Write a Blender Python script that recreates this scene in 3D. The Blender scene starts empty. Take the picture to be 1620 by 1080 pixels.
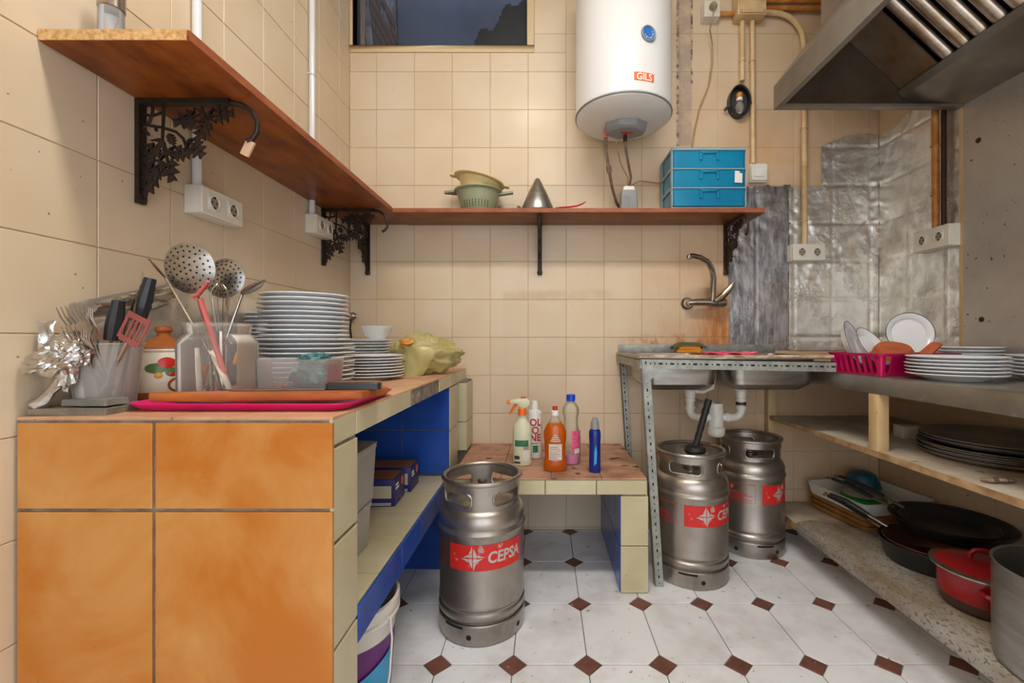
import bpy, bmesh, math, random
from mathutils import Vector, Matrix, noise as mnoise
PI = math.pi
rnd = random.Random(7)
sc = bpy.context.scene
C = sc.collection

# ------------------------------------------------------------------ camera, world, light, exposure
cam_d = bpy.data.cameras.new('camera'); cam = bpy.data.objects.new('camera', cam_d); C.objects.link(cam)
cam.location = (0, 0, 1.0); cam.rotation_euler = (PI/2, 0, 0)
FPX = 700.0                                   # focal length in pixels of the 1620 px frame
cam_d.sensor_width = 36.0; cam_d.lens = FPX/1620*36.0
cam_d.shift_x = -50/1620; cam_d.shift_y = -3/1620
cam_d.clip_start = 0.02; cam_d.clip_end = 60
sc.camera = cam

w = bpy.data.worlds.new('world'); sc.world = w; w.use_nodes = True
bg = w.node_tree.nodes['Background']; bg.inputs[0].default_value = (0.55, 0.68, 0.95, 1); bg.inputs[1].default_value = 0.35

def area_light(name, loc, rot, sx, sy, power, col):
    d = bpy.data.lights.new(name, 'AREA'); d.shape = 'RECTANGLE'; d.size = sx; d.size_y = sy; d.energy = power; d.color = col
    o = bpy.data.objects.new(name, d); C.objects.link(o); o.location = loc; o.rotation_euler = rot
    return o
# daylight arriving through the big open doorway behind the camera
area_light('doorway_daylight', (0.35, -1.62, 1.30), (PI/2, 0, 0), 2.3, 2.3, 30, (0.93, 0.965, 1.0))

vs = sc.view_settings
vs.view_transform = 'Standard'; vs.look = 'None'; vs.gamma = 1.0; vs.use_curve_mapping = False
vs.exposure = 0.40
LAMP_STRENGTH = 33.0

# ------------------------------------------------------------------ room measures (metres)
D = 2.333           # back wall
XL, XR = -1.023, 1.767
YB = -1.5           # wall behind the camera
ZC = 3.0
def at(px, py, Y): return Vector(((px-860)/FPX*Y, Y, 1-(py-537)/FPX*Y))
def on(px, py, Z):
    Y = FPX*(1-Z)/(py-537); return Vector(((px-860)/FPX*Y, Y, Z))

# ------------------------------------------------------------------ materials
def lin(c):
    r = []
    for v in c[:3]:
        v /= 255.0
        r.append(v/12.92 if v <= 0.04045 else ((v+0.055)/1.055)**2.4)
    return (r[0], r[1], r[2], 1)
class NT:
    def __init__(s, name):
        s.m = bpy.data.materials.new(name); s.m.use_nodes = True; s.t = s.m.node_tree; s.t.nodes.clear()
        s.out = s.n('ShaderNodeOutputMaterial')
    def n(s, ty, **kw):
        x = s.t.nodes.new(ty)
        for k, v in kw.items(): setattr(x, k, v)
        return x
    def l(s, a, b): s.t.links.new(a, b)
    def setv(s, sock, v):
        if hasattr(v, 'is_output'): s.l(v, sock)
        else: sock.default_value = v
    def math(s, op, a, b=0.0, clamp=False):
        x = s.n('ShaderNodeMath', operation=op); x.use_clamp = clamp
        s.setv(x.inputs[0], a); s.setv(x.inputs[1], b); return x.outputs[0]
    def pos(s, kind='pos', scale=(1, 1, 1)):
        if kind == 'pos': o = s.n('ShaderNodeNewGeometry').outputs['Position']
        else: o = s.n('ShaderNodeTexCoord').outputs['Object']
        mp = s.n('ShaderNodeMapping'); mp.inputs['Scale'].default_value = scale; s.l(o, mp.inputs[0]); return mp.outputs[0]
    def noise(s, vec, scale, detail=4, rough=0.55, dist=0.0):
        x = s.n('ShaderNodeTexNoise'); s.l(vec, x.inputs['Vector']); x.inputs['Scale'].default_value = scale
        x.inputs['Detail'].default_value = detail; x.inputs['Roughness'].default_value = rough; x.inputs['Distortion'].default_value = dist
        return x.outputs['Fac']
    def ramp(s, fac, lo, hi):
        x = s.n('ShaderNodeMapRange'); x.inputs['From Min'].default_value = lo; x.inputs['From Max'].default_value = hi
        s.setv(x.inputs['Value'], fac); x.clamp = True; return x.outputs[0]
    def mix(s, fac, a, b):
        x = s.n('ShaderNodeMix', data_type='RGBA'); s.setv(x.inputs[0], fac); s.setv(x.inputs[6], a); s.setv(x.inputs[7], b); return x.outputs[2]
    def blob(s, c, r):
        g = s.n('ShaderNodeNewGeometry').outputs['Position']
        a = s.n('ShaderNodeVectorMath', operation='SUBTRACT'); s.l(g, a.inputs[0]); a.inputs[1].default_value = c
        b = s.n('ShaderNodeVectorMath', operation='MULTIPLY'); s.l(a.outputs[0], b.inputs[0]); b.inputs[1].default_value = [1/x if x else 0 for x in r]
        l = s.n('ShaderNodeVectorMath', operation='LENGTH'); s.l(b.outputs[0], l.inputs[0])
        return s.ramp(l.outputs['Value'], 1.0, 0.2)
    def bump(s, h, strength, dist=0.002):
        x = s.n('ShaderNodeBump'); x.inputs['Strength'].default_value = strength; x.inputs['Distance'].default_value = dist
        s.l(h, x.inputs['Height']); return x.outputs[0]
    def bsdf(s, col, rough=.5, metal=0, normal=None, spec=.5, coat=0):
        p = s.n('ShaderNodeBsdfPrincipled'); s.setv(p.inputs['Base Color'], col); s.setv(p.inputs['Roughness'], rough)
        s.setv(p.inputs['Metallic'], metal); p.inputs['Specular IOR Level'].default_value = spec; p.inputs['Coat Weight'].default_value = coat
        if normal is not None: s.l(normal, p.inputs['Normal'])
        return p
MATS = {}
def pm(name, c1, c2=None, scale=8, rough=.5, metal=0, bump=0, bscale=60, stretch=(1, 1, 1), lo=.35, hi=.65, spec=.5,
       speck=None, rv=0, coat=0, kind='obj', alpha=None, glow=0, rough2=None, dist=0.0):
    t = NT(name); vec = t.pos(kind, stretch); col = lin(c1); f = None
    if c2 is not None:
        f = t.ramp(t.noise(vec, scale, 5, .6, dist), lo, hi); col = t.mix(f, lin(c1), lin(c2))
    if speck:
        sf = t.ramp(t.noise(vec, speck[1], 2, .5), speck[2], speck[2]+.05); col = t.mix(sf, col, lin(speck[0]))
    if rv:
        oi = t.n('ShaderNodeObjectInfo'); k = t.math('MULTIPLY_ADD', oi.outputs['Random'], rv*2); t.t.nodes[-1].inputs[2].default_value = 1-rv
        h = t.n('ShaderNodeHueSaturation'); t.setv(h.inputs['Color'], col); t.l(k, h.inputs['Value']); col = h.outputs[0]
    nrm = None
    if bump: nrm = t.bump(t.noise(vec, bscale, 3), bump)
    r = rough
    if rough2 is not None and f is not None:
        mr = t.n('ShaderNodeMapRange'); t.l(f, mr.inputs['Value']); mr.inputs['To Min'].default_value = rough; mr.inputs['To Max'].default_value = rough2; r = mr.outputs[0]
    p = t.bsdf(col, r, metal, nrm, spec, coat)
    if glow:
        t.setv(p.inputs['Emission Color'], col); p.inputs['Emission Strength'].default_value = glow
    if alpha is None: t.l(p.outputs[0], t.out.inputs[0])
    else:
        tr = t.n('ShaderNodeBsdfTransparent'); mx = t.n('ShaderNodeMixShader')
        tr.inputs[0].default_value = (1, 1, 1, 1)
        fr = t.n('ShaderNodeFresnel'); fr.inputs[0].default_value = 1.4
        k = t.math('ADD', fr.outputs[0], alpha, True)
        t.l(k, mx.inputs[0]); t.l(tr.outputs[0], mx.inputs[1]); t.l(p.outputs[0], mx.inputs[2]); t.l(mx.outputs[0], t.out.inputs[0])
    MATS[name] = t.m
    return t.m

def wall_paint():
    t = NT('cream_painted_tile'); g = t.pos('pos')
    n1 = t.ramp(t.noise(g, 2.2, 4), .35, .7)
    col = t.mix(n1, lin((221, 204, 179)), lin((213, 190, 157)))
    # patchy grease around the cooking corner, enlarged downwards to paint in the lit orange-brown tone
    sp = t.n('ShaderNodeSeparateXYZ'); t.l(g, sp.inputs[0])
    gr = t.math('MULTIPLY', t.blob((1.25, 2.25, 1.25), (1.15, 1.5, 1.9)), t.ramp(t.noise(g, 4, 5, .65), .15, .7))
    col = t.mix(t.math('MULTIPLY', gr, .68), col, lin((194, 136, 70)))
    n2 = t.ramp(t.noise(t.pos('pos', (9, 9, 1.3)), 3, 5, .7), .56, .72)
    dirt = t.math('MULTIPLY', n2, t.blob((0.95, 2.33, 0.85), (0.62, .5, .72)))
    col = t.mix(t.math('MULTIPLY', dirt, .55), col, lin((140, 92, 48)))
    # rust run below the tap
    rs = t.math('MULTIPLY', t.blob((0.925, 2.33, 1.05), (0.17, .3, .30)), t.ramp(t.noise(t.pos('pos', (6, 6, 1)), 6, 5, .65), .30, .52))
    col = t.mix(t.math('MULTIPLY', rs, .9), col, lin((186, 105, 20)))
    rs2 = t.math('MULTIPLY', t.blob((0.70, 2.33, 0.99), (0.36, .3, .05)), t.ramp(t.noise(g, 22, 4, .65), .45, .6))
    col = t.mix(t.math('MULTIPLY', rs2, .8), col, lin((176, 96, 34)))
    # unpainted chase beside the water heater
    def box(x0, x1, z0, z1, e=.006):
        a = t.math('MULTIPLY', t.ramp(sp.outputs[0], x0-e, x0+e), t.ramp(sp.outputs[0], x1+e, x1-e))
        b = t.math('MULTIPLY', t.ramp(sp.outputs[2], z0-e, z0+e), t.ramp(sp.outputs[2], z1+e, z1-e))
        return t.math('MULTIPLY', t.math('MULTIPLY', a, b), t.ramp(sp.outputs[1], 2.2, 2.25))
    ch = t.math('MULTIPLY', box(.705, .782, 2.02, 3.2), t.ramp(t.noise(g, 9, 4, .6), .30, .55))
    col = t.mix(t.math('MULTIPLY', ch, .75), col, lin((168, 146, 132)))
    edge = t.math('MULTIPLY', t.math('ADD', box(.700, .712, 2.02, 3.2, .004), box(.776, .786, 2.35, 3.2, .004)), t.ramp(t.noise(g, 30, 3, .6), .45, .6))
    col = t.mix(edge, col, lin((84, 64, 52)))
    # cleaner painted rectangle above the bench with a dirty outline
    cl = box(-.21, .37, .55, 1.25, .012)
    col = t.mix(t.math('MULTIPLY', cl, .25), col, lin((205, 180, 140)))
    ol = t.math('MULTIPLY', box(-.21, .37, 1.21, 1.26, .012), t.ramp(t.noise(g, 7, 3, .6), .35, .7))
    col = t.mix(t.math('MULTIPLY', ol, .45), col, lin((164, 132, 96)))
    # fly specks
    sk = t.ramp(t.noise(g, 75, 1, .5), .785, .80)
    col = t.mix(t.math('MULTIPLY', sk, .75), col, lin((120, 74, 38)))
    oi = t.n('ShaderNodeObjectInfo'); h = t.n('ShaderNodeHueSaturation'); t.l(col, h.inputs['Color'])
    k = t.math('MULTIPLY_ADD', oi.outputs['Random'], .05); t.t.nodes[-1].inputs[2].default_value = .975; t.l(k, h.inputs['Value'])
    nr = t.bump(t.noise(g, 14, 3), .14, .004)
    p = t.bsdf(h.outputs[0], t.ramp(t.noise(g, 3, 3), -.2, 1.4), 0, nr, .5)
    t.l(p.outputs[0], t.out.inputs[0]); return t.m
def foil_mat(name, c1, c2, streak, rough, sb=.5):
    t = NT(name); g = t.pos('pos', (1, 1, 1)); v = t.pos('pos', (12, 12, 2.6) if streak else (5, 5, 5))
    f = t.ramp(t.noise(v, 3.2, 6, .7), .36, .64); col = t.mix(f, lin(c1), lin(c2))
    y = t.ramp(t.noise(g, 3.0, 4), .5, .8); col = t.mix(t.math('MULTIPLY', y, .5), col, lin((150, 118, 78)))
    cm = t.ramp(t.noise(g, 6, 3), .48, .66); nr = t.bump(t.math('MULTIPLY', t.noise(g, 46, 5, .65, 1.2), t.math('ADD', cm, .12)), sb, .008)
    p = t.bsdf(col, rough, .80, nr); t.l(p.outputs[0], t.out.inputs[0]); return t.m
def emit(name, c, s):
    t = NT(name); e = t.n('ShaderNodeEmission'); e.inputs[0].default_value = c; e.inputs[1].default_value = s; t.l(e.outputs[0], t.out.inputs[0]); return t.m
M = {}
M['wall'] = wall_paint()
M['grout'] = pm('wall_grout', (204, 180, 146), (178, 150, 114), 3, rough=.9, kind='pos', bump=.3, bscale=120)
M['fgrout'] = pm('floor_grout', (96, 90, 86), (140, 134, 130), 20, rough=.95, kind='pos')
M['ftile'] = pm('white_floor_tile', (236, 238, 242), (206, 202, 202), 5, rough=.42, kind='pos', lo=.45, hi=.75, speck=((146, 134, 126), 40, .70), rv=.03, bump=.05, bscale=40)
M['fdot'] = pm('brown_floor_inset', (128, 82, 68), (100, 62, 52), 12, rough=.5, kind='pos', rv=.12, speck=((200, 186, 180), 60, .70))
M['ceil'] = pm('ceiling_white', (232, 226, 214), rough=.9)
M['orange'] = pm('orange_glazed_tile', (188, 110, 26), (204, 148, 80), 3.6, rough=.38, kind='pos', lo=.38, hi=.66, speck=((150, 92, 60), 45, .76), bump=.05, bscale=15, dist=.6)
M['mortar'] = pm('dark_mortar', (112, 100, 90), (150, 138, 124), 30, rough=.95, kind='pos', bump=.6, bscale=90)
M['edge'] = pm('pale_green_edge_tile', (204, 195, 162), (190, 178, 140), 4, rough=.35, kind='pos', rv=.04, speck=((120, 100, 70), 60, .76))
M['blue'] = pm('cobalt_glazed_tile', (44, 88, 180), (34, 70, 156), 5, rough=.22, kind='pos', rv=.06)
M['topt'] = pm('terracotta_top_tile', (212, 172, 136), (188, 138, 102), 6, rough=.5, kind='pos', rv=.05, speck=((110, 70, 50), 40, .72))
M['bencht'] = pm('worn_bench_tile', (186, 142, 116), (142, 98, 76), 9, rough=.6, kind='pos', rv=.05, speck=((58, 40, 30), 11, .635), stretch=(1, 1.4, 1), lo=.42, hi=.7)
M['wood'] = pm('varnished_shelf_board', (150, 80, 26), (100, 46, 12), 5, rough=.38, kind='pos', stretch=(3, 1.2, 8), spec=.35, bump=.04)
M['woodx'] = pm('varnished_shelf_board_cross', (146, 88, 34), (106, 56, 20), 5, rough=.38, kind='pos', stretch=(1.2, 5, 8), spec=.35, bump=.04)
M['chip'] = pm('chipboard_edge', (226, 186, 130), (186, 136, 78), 90, rough=.85, kind='pos', bump=.5, bscale=200)
M['redge'] = pm('worn_red_edge', (136, 66, 34), (164, 92, 56), 14, rough=.5, kind='pos', stretch=(1, 1, 4))
M['iron'] = pm('black_cast_iron', (44, 38, 34), (62, 48, 38), 20, rough=.45, metal=.55, bump=.2, bscale=120)
M['ironb'] = pm('brown_cast_iron', (62, 36, 24), (40, 26, 20), 20, rough=.5, metal=.35, bump=.2, bscale=120)
M['ivory'] = pm('ivory_plastic', (226, 220, 206), rough=.4)
M['ivory2'] = pm('ivory_well_shade_and_plug', (150, 140, 122), rough=.5)  # darker ivory paints shade into the socket wells; also colours the grubby plug
M['dark'] = pm('dark_opening', (22, 20, 18), rough=.9)
M['conduit'] = pm('cream_painted_conduit', (222, 196, 152), (206, 170, 118), 12, rough=.45, kind='pos')
M['rusty'] = pm('rusty_grease_conduit', (176, 104, 40), (206, 150, 80), 18, rough=.5, kind='pos', lo=.4, hi=.7)
M['white_enamel'] = pm('white_enamel', (222, 223, 224), rough=.24, spec=.5)
M['heaterb'] = pm('heater_end_cap', (222, 220, 212), rough=.35)
M['hgrey'] = pm('grey_plastic', (138, 140, 140), rough=.45)
M['steel'] = pm('brushed_steel', (176, 172, 166), (146, 140, 132), 6, rough=.32, metal=.95, stretch=(1, 1, 6), bump=.04, bscale=200)
M['keg'] = pm('dull_keg_steel', (194, 187, 178), (136, 128, 120), 5, rough=.27, metal=.93, stretch=(1, 1, .6), bump=.06, bscale=90, lo=.3, hi=.72, rough2=.46)
M['kegrim'] = pm('dark_keg_rim_steel', (140, 134, 128), (108, 102, 98), 12, rough=.36, metal=.85)
M['kred'] = pm('scratched_red_print', (206, 36, 30), (178, 150, 140), 24, rough=.5, lo=.60, hi=.66, stretch=(1, 1, 1))
M['ksil'] = pm('silver_print', (196, 190, 182), rough=.45, metal=.3)
M['hood'] = pm('greasy_hood_steel', (164, 156, 146), (136, 126, 114), 3, rough=.36, metal=.75, kind='pos')
M['hooddark'] = pm('dark_hood_end_plate', (94, 84, 70), (72, 60, 46), 4, rough=.45, metal=.5, kind='pos')  # darker brown-grey tone for the far end plate
M['hoodpl'] = pm('hood_blanking_plate', (150, 140, 126), (130, 100, 70), 5, rough=.4, metal=.55, kind='pos')
M['baffle'] = pm('baffle_steel', (206, 196, 182), (160, 136, 106), 9, rough=.3, metal=.9, kind='pos')
M['foil'] = foil_mat('aluminium_foil_lining', (236, 234, 228), (214, 210, 202), False, .32, .8)
M['foilold'] = foil_mat('streaked_old_aluminium', (190, 190, 192), (112, 112, 116), True, .36)
M['crumple'] = pm('crumpled_kitchen_foil', (216, 214, 210), (176, 172, 166), 14, rough=.22, metal=1, bump=.5, bscale=90)
M['panel'] = pm('speckled_steel_panel', (194, 188, 178), (170, 162, 150), 2.2, rough=.40, metal=.5, kind='pos', speck=((94, 72, 50), 62, .70), bump=.03, bscale=8)
M['worktop'] = pm('stainless_worktop', (172, 168, 160), (140, 134, 124), 4, rough=.38, metal=.85, kind='pos', speck=((205, 200, 190), 9, .66))
M['galv'] = pm('galvanised_angle', (170, 172, 164), (140, 142, 136), 24, rough=.5, metal=.55, kind='pos')
M['rustedge'] = pm('rusted_sink_edge', (150, 92, 44), (206, 190, 160), 22, rough=.75, kind='pos', stretch=(1, 1, 3))
M['cwood'] = pm('cream_painted_timber', (210, 184, 140), (192, 158, 108), 6, rough=.6, kind='pos', stretch=(1, 1, .5), speck=((128, 84, 44), 40, .72))
M['shelfw'] = pm('dusty_white_board', (206, 196, 180), (176, 158, 132), 7, rough=.7, kind='pos', speck=((104, 82, 60), 34, .70))
M['edgew'] = pm('chipped_board_edge', (190, 158, 116), (140, 104, 66), 16, rough=.8, kind='pos', bump=.5, bscale=70)
M['granite'] = pm('grey_brown_granite', (172, 168, 160), (134, 118, 96), 7, rough=.4, kind='pos', speck=((112, 100, 84), 100, .57), lo=.36, hi=.66, stretch=(1.4, .7, 1), bump=.5, bscale=60)
M['pvc'] = pm('white_drain_plastic', (226, 226, 218), (206, 198, 180), 9, rough=.4)
M['rubber'] = pm('black_rubber', (34, 34, 34), rough=.5)
M['porc'] = pm('white_porcelain', (232, 234, 236), rough=.18)
M['rimgrey'] = pm('dark_rim_line', (86, 88, 92), rough=.3)
M['terra'] = pm('terracotta_clay', (190, 98, 58), (164, 76, 44), 9, rough=.75)
M['pink'] = pm('magenta_plastic', (222, 22, 112), rough=.35)
M['rackp'] = pm('pink_rack_plastic', (190, 8, 88), rough=.32)
M['board'] = pm('orange_brown_cutting_board', (186, 104, 44), (150, 76, 30), 5, rough=.5, stretch=(1, 6, 6))
M['hwood'] = pm('light_wood_handle', (186, 116, 64), (150, 84, 42), 8, rough=.55, stretch=(1, 5, 5))
M['blackp'] = pm('black_plastic_handle', (34, 36, 40), rough=.38)
M['milky'] = pm('milky_plastic', (214, 210, 204), rough=.4, alpha=.22)
M['clear'] = pm('clear_plastic', (240, 234, 228), rough=.10, alpha=.025)
M['clear2'] = pm('clear_bottle_plastic', (226, 220, 196), rough=.12, alpha=.18)
M['glass'] = pm('clear_glass', (226, 230, 232), rough=.05, alpha=.12)
M['amber'] = pm('amber_liquid', (186, 88, 10), (176, 76, 6), 4, rough=.12)
M['pinkliq'] = pm('pink_liquid', (244, 112, 196), rough=.15)
M['cerw'] = pm('cream_ceramic', (236, 228, 208), (214, 178, 134), 6, rough=.25, lo=.58, hi=.8)
M['cerb'] = pm('caramel_ceramic', (184, 108, 52), (160, 84, 34), 8, rough=.25)
M['fred'] = pm('painted_red_fruit', (206, 40, 28), rough=.3)
M['fyel'] = pm('painted_yellow_fruit', (226, 170, 60), rough=.3)
M['fgrn'] = pm('painted_green_leaf', (92, 122, 66), rough=.3)
M['stone'] = pm('grey_whetstone', (136, 134, 128), (112, 110, 104), 12, rough=.85, bump=.4, bscale=70)
M['stone2'] = pm('stone_tile_offcut', (150, 138, 116), (112, 104, 92), 16, rough=.8, bump=.4, bscale=60)
M['teal'] = pm('teal_cloth', (110, 160, 160), (70, 112, 112), 30, rough=.95, bump=.8, bscale=120)
M['bag'] = pm('olive_yellow_plastic_bag', (214, 206, 146), (196, 184, 112), 7, rough=.30, alpha=.62, bump=.4, bscale=22)
M['bread'] = pm('orange_peel', (216, 146, 66), rough=.6)
M['bluebox'] = pm('navy_cardboard', (32, 40, 120), (44, 36, 96), 6, rough=.4)
M['kraft'] = pm('brown_cardboard', (150, 100, 56), (130, 84, 46), 12, rough=.8)
M['boxwhite'] = pm('pale_box_panel', (196, 186, 158), rough=.6)
M['orangep'] = pm('orange_print', (232, 104, 44), rough=.5)
M['bucket'] = pm('white_bucket_plastic', (222, 216, 206), rough=.4)
M['purple'] = pm('purple_label', (122, 40, 120), (84, 36, 108), 6, rough=.4)
M['cyan'] = pm('cyan_label', (52, 160, 210), rough=.4)
M['bluedr'] = pm('blue_translucent_drawer', (14, 142, 186), (8, 122, 166), 3, rough=.22, alpha=.86)
M['bluefr'] = pm('grey_drawer_frame', (142, 166, 170), rough=.35)
M['green1'] = pm('sage_green_plastic', (146, 152, 122), rough=.45)
M['yellow1'] = pm('pale_yellow_plastic', (224, 200, 142), rough=.45)
M['red1'] = pm('red_plastic', (196, 40, 40), rough=.4)
M['redenamel'] = pm('red_enamel', (166, 20, 28), (136, 16, 24), 5, rough=.24, spec=.6)
M['potdark'] = pm('burnt_pot_bottom', (66, 54, 52), (100, 40, 40), 9, rough=.45)
M['panblk'] = pm('black_frying_pan', (26, 26, 27), (42, 40, 38), 9, rough=.38)
M['pansteel'] = pm('browned_pan_steel', (134, 92, 72), (96, 60, 44), 7, rough=.35, metal=.7)
M['alu'] = pm('dull_aluminium', (164, 160, 154), (140, 136, 130), 7, rough=.34, metal=.9, stretch=(1, 1, 5))
M['tray'] = pm('dark_steel_tray', (160, 156, 150), (124, 118, 110), 4, rough=.30, metal=.45)
M['wicker'] = pm('tan_tray', (196, 146, 82), (170, 116, 56), 12, rough=.65)
M['whitep'] = pm('white_plastic', (228, 226, 220), rough=.4)
M['greenp'] = pm('bright_green_plastic', (16, 150, 46), rough=.4)
M['bluep'] = pm('blue_plastic', (20, 60, 160), rough=.4)
M['tealb'] = pm('dark_teal_plastic', (8, 84, 110), rough=.4)
M['olivec'] = pm('olive_green_sponge', (92, 98, 76), rough=.95, bump=.6, bscale=140)
M['orangeg'] = pm('orange_sponge', (222, 140, 36), rough=.9, bump=.6, bscale=90)
M['rosecl'] = pm('rose_cloth', (206, 44, 92), (226, 110, 130), 30, rough=.9)
M['sprayb'] = pm('pale_green_bottle', (216, 214, 182), (202, 206, 168), 10, rough=.3)
M['sprayo'] = pm('orange_plastic', (238, 112, 34), rough=.35)
M['bluebt'] = pm('deep_blue_bottle', (16, 42, 130), rough=.22)
M['bluecap'] = pm('bright_blue_cap', (14, 70, 206), rough=.35)
M['labelw'] = pm('white_label', (228, 222, 210), (206, 196, 182), 30, rough=.6)
M['labelp'] = pm('magenta_label', (216, 52, 110), (228, 120, 150), 60, rough=.5, stretch=(1, 1, 4))
M['labelg'] = pm('green_print', (40, 116, 80), rough=.5)
M['ink'] = pm('dark_ink', (52, 50, 46), rough=.6)
M['inkred'] = pm('red_ink', (196, 30, 34), rough=.5)
M['whiteink'] = pm('white_ink', (236, 234, 228), rough=.5)
M['dial'] = pm('blue_dial_face', (16, 110, 196), rough=.3)
M['cable'] = pm('yellowed_cable', (196, 160, 112), (160, 120, 76), 14, rough=.6)
M['hose'] = pm('braided_hose', (150, 130, 112), (112, 92, 76), 40, rough=.45, metal=.4)
M['chrome'] = pm('worn_chrome', (190, 182, 172), (150, 136, 120), 9, rough=.22, metal=.95)
M['bulb'] = pm('bulb_glass', (214, 206, 190), rough=.08, alpha=.3)
M['brass'] = pm('orange_lamp_holder', (196, 128, 44), rough=.4)
M['winframe'] = pm('cream_window_frame', (218, 194, 152), rough=.5, kind='pos')
M['tarp'] = pm('blue_grey_tarpaulin', (70, 84, 112), (96, 104, 124), 3, rough=.6, kind='pos', bump=.5, bscale=6)
M['brick'] = pm('shaft_brick', (120, 66, 50), (92, 50, 42), 14, rough=.9, kind='pos', rv=.15)
M['plast'] = pm('shaft_whitewash', (172, 172, 186), (104, 98, 104), 9, rough=.9, kind='pos', lo=.4, hi=.6)
M['greytile'] = pm('weathered_sheet', (92, 82, 76), (74, 66, 62), 5, rough=.85, kind='pos')
M['glasspane'] = pm('window_glass', (200, 205, 210), rough=.03, alpha=.0)
M['spatula'] = pm('rose_red_turner', (168, 92, 88), (140, 66, 62), 9, rough=.4)
M['pinkspat'] = pm('salmon_pink_plastic', (214, 104, 100), rough=.4)
M['creamh'] = pm('cream_plastic_handle', (228, 218, 194), rough=.4)
M['peach'] = pm('peach_tag', (232, 196, 164), rough=.5, alpha=.7)

# ------------------------------------------------------------------ mesh helpers
class MB:
    def __init__(s): s.v = []; s.f = []; s.mi = []; s.cur = 0
    def add(s, vs, fs):
        b = len(s.v); s.v += [tuple(v) for v in vs]; s.f += [tuple(i+b for i in f) for f in fs]; s.mi += [s.cur]*len(fs); return s
    def mat(s, i): s.cur = i; return s
    def box(s, a, b):
        x0, y0, z0 = a; x1, y1, z1 = b
        return s.add([(x0, y0, z0), (x1, y0, z0), (x1, y1, z0), (x0, y1, z0), (x0, y0, z1), (x1, y0, z1), (x1, y1, z1), (x0, y1, z1)],
                     [(0, 3, 2, 1), (4, 5, 6, 7), (0, 1, 5, 4), (1, 2, 6, 5), (2, 3, 7, 6), (3, 0, 4, 7)])
    def lathe(s, prof, seg=32, c=(0, 0, 0), sx=1, sy=1):
        vs = []; ring = []
        for r, z in prof:
            if r <= 1e-6: ring.append([len(vs)]); vs.append((c[0], c[1], c[2]+z))
            else:
                ring.append(list(range(len(vs), len(vs)+seg)))
                for k in range(seg):
                    a = 2*PI*k/seg; vs.append((c[0]+r*math.cos(a)*sx, c[1]+r*math.sin(a)*sy, c[2]+z))
        fs = []
        for A, B in zip(ring, ring[1:]):
            for k in range(seg):
                k2 = (k+1) % seg
                if len(A) == 1 and len(B) == 1: continue
                if len(A) == 1: fs.append((A[0], B[k2], B[k]))
                elif len(B) == 1: fs.append((A[k], A[k2], B[0]))
                else: fs.append((A[k], A[k2], B[k2], B[k]))
        return s.add(vs, fs)
    def tube(s, pts, r, seg=8, cap=True, flat=1.0, closed=False, up=None):
        P = [Vector(p) for p in pts]; n = len(P); R = r if isinstance(r, (list, tuple)) else [r]*n
        T = []
        for i in range(n):
            if closed: t = P[(i+1) % n]-P[i-1]
            else: t = P[min(i+1, n-1)]-P[max(i-1, 0)]
            T.append(t.normalized())
        u = Vector(up) if up else (Vector((0, 0, 1)) if abs(T[0].z) < .9 else Vector((1, 0, 0)))
        u = (u-T[0]*u.dot(T[0])).normalized(); vs = []
        for i in range(n):
            u = (u-T[i]*u.dot(T[i]))
            u = u.normalized() if u.length > 1e-6 else Vector((1, 0, 0))
            b = T[i].cross(u)
            for k in range(seg):
                a = 2*PI*k/seg; vs.append(P[i]+(u*math.cos(a)*flat+b*math.sin(a))*R[i])
        fs = []
        for i in range(n if closed else n-1):
            j = (i+1) % n
            for k in range(seg):
                k2 = (k+1) % seg; fs.append((i*seg+k, i*seg+k2, j*seg+k2, j*seg+k))
        if cap and not closed: fs += [tuple(reversed(range(seg))), tuple((n-1)*seg+k for k in range(seg))]
        return s.add(vs, fs)
    def prism(s, poly, h, fn=lambda a, b, c: (a, b, c), h0=0.0):
        n = len(poly); vs = [fn(x, y, h0) for x, y in poly]+[fn(x, y, h) for x, y in poly]
        return s.add(vs, [tuple(reversed(range(n))), tuple(range(n, 2*n))]+[(k, (k+1) % n, n+(k+1) % n, n+k) for k in range(n)])
    def rr(s, levels, seg=5, c=(0, 0), cap0=True, cap1=True):
        rings = []; vs = []
        for z, hx, hy, r in levels:
            ids = []
            for (qx, qy, a0) in ((1, 1, 0), (-1, 1, PI/2), (-1, -1, PI), (1, -1, 1.5*PI)):
                for k in range(seg+1):
                    a = a0+PI/2*k/seg; ids.append(len(vs))
                    vs.append((c[0]+qx*(hx-r)+r*math.cos(a), c[1]+qy*(hy-r)+r*math.sin(a), z))
            rings.append(ids)
        n = len(rings[0]); fs = []
        for A, B in zip(rings, rings[1:]):
            for k in range(n): fs.append((A[k], A[(k+1) % n], B[(k+1) % n], B[k]))
        if cap0: fs.append(tuple(reversed(rings[0])))
        if cap1: fs.append(tuple(rings[-1]))
        return s.add(vs, fs)
    def grid(s, fn, nu, nv, keep=None):
        vs = [fn(i/nu, j/nv) for j in range(nv+1) for i in range(nu+1)]; fs = []
        for j in range(nv):
            for i in range(nu):
                if keep and not keep((i+.5)/nu, (j+.5)/nv): continue
                a = j*(nu+1)+i; fs.append((a, a+1, a+nu+2, a+nu+1))
        return s.add(vs, fs)
    def sphere(s, c, rx, ry=None, rz=None, seg=16, rings=10):
        ry = ry or rx; rz = rz or rx
        prof = [(math.sin(PI*k/rings), -math.cos(PI*k/rings)) for k in range(rings+1)]; prof[0] = (0, -1); prof[-1] = (0, 1)
        b = len(s.v); s.lathe(prof, seg)
        for i in range(b, len(s.v)):
            x, y, z = s.v[i]; s.v[i] = (c[0]+x*rx, c[1]+y*ry, c[2]+z*rz)
        return s
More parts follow.
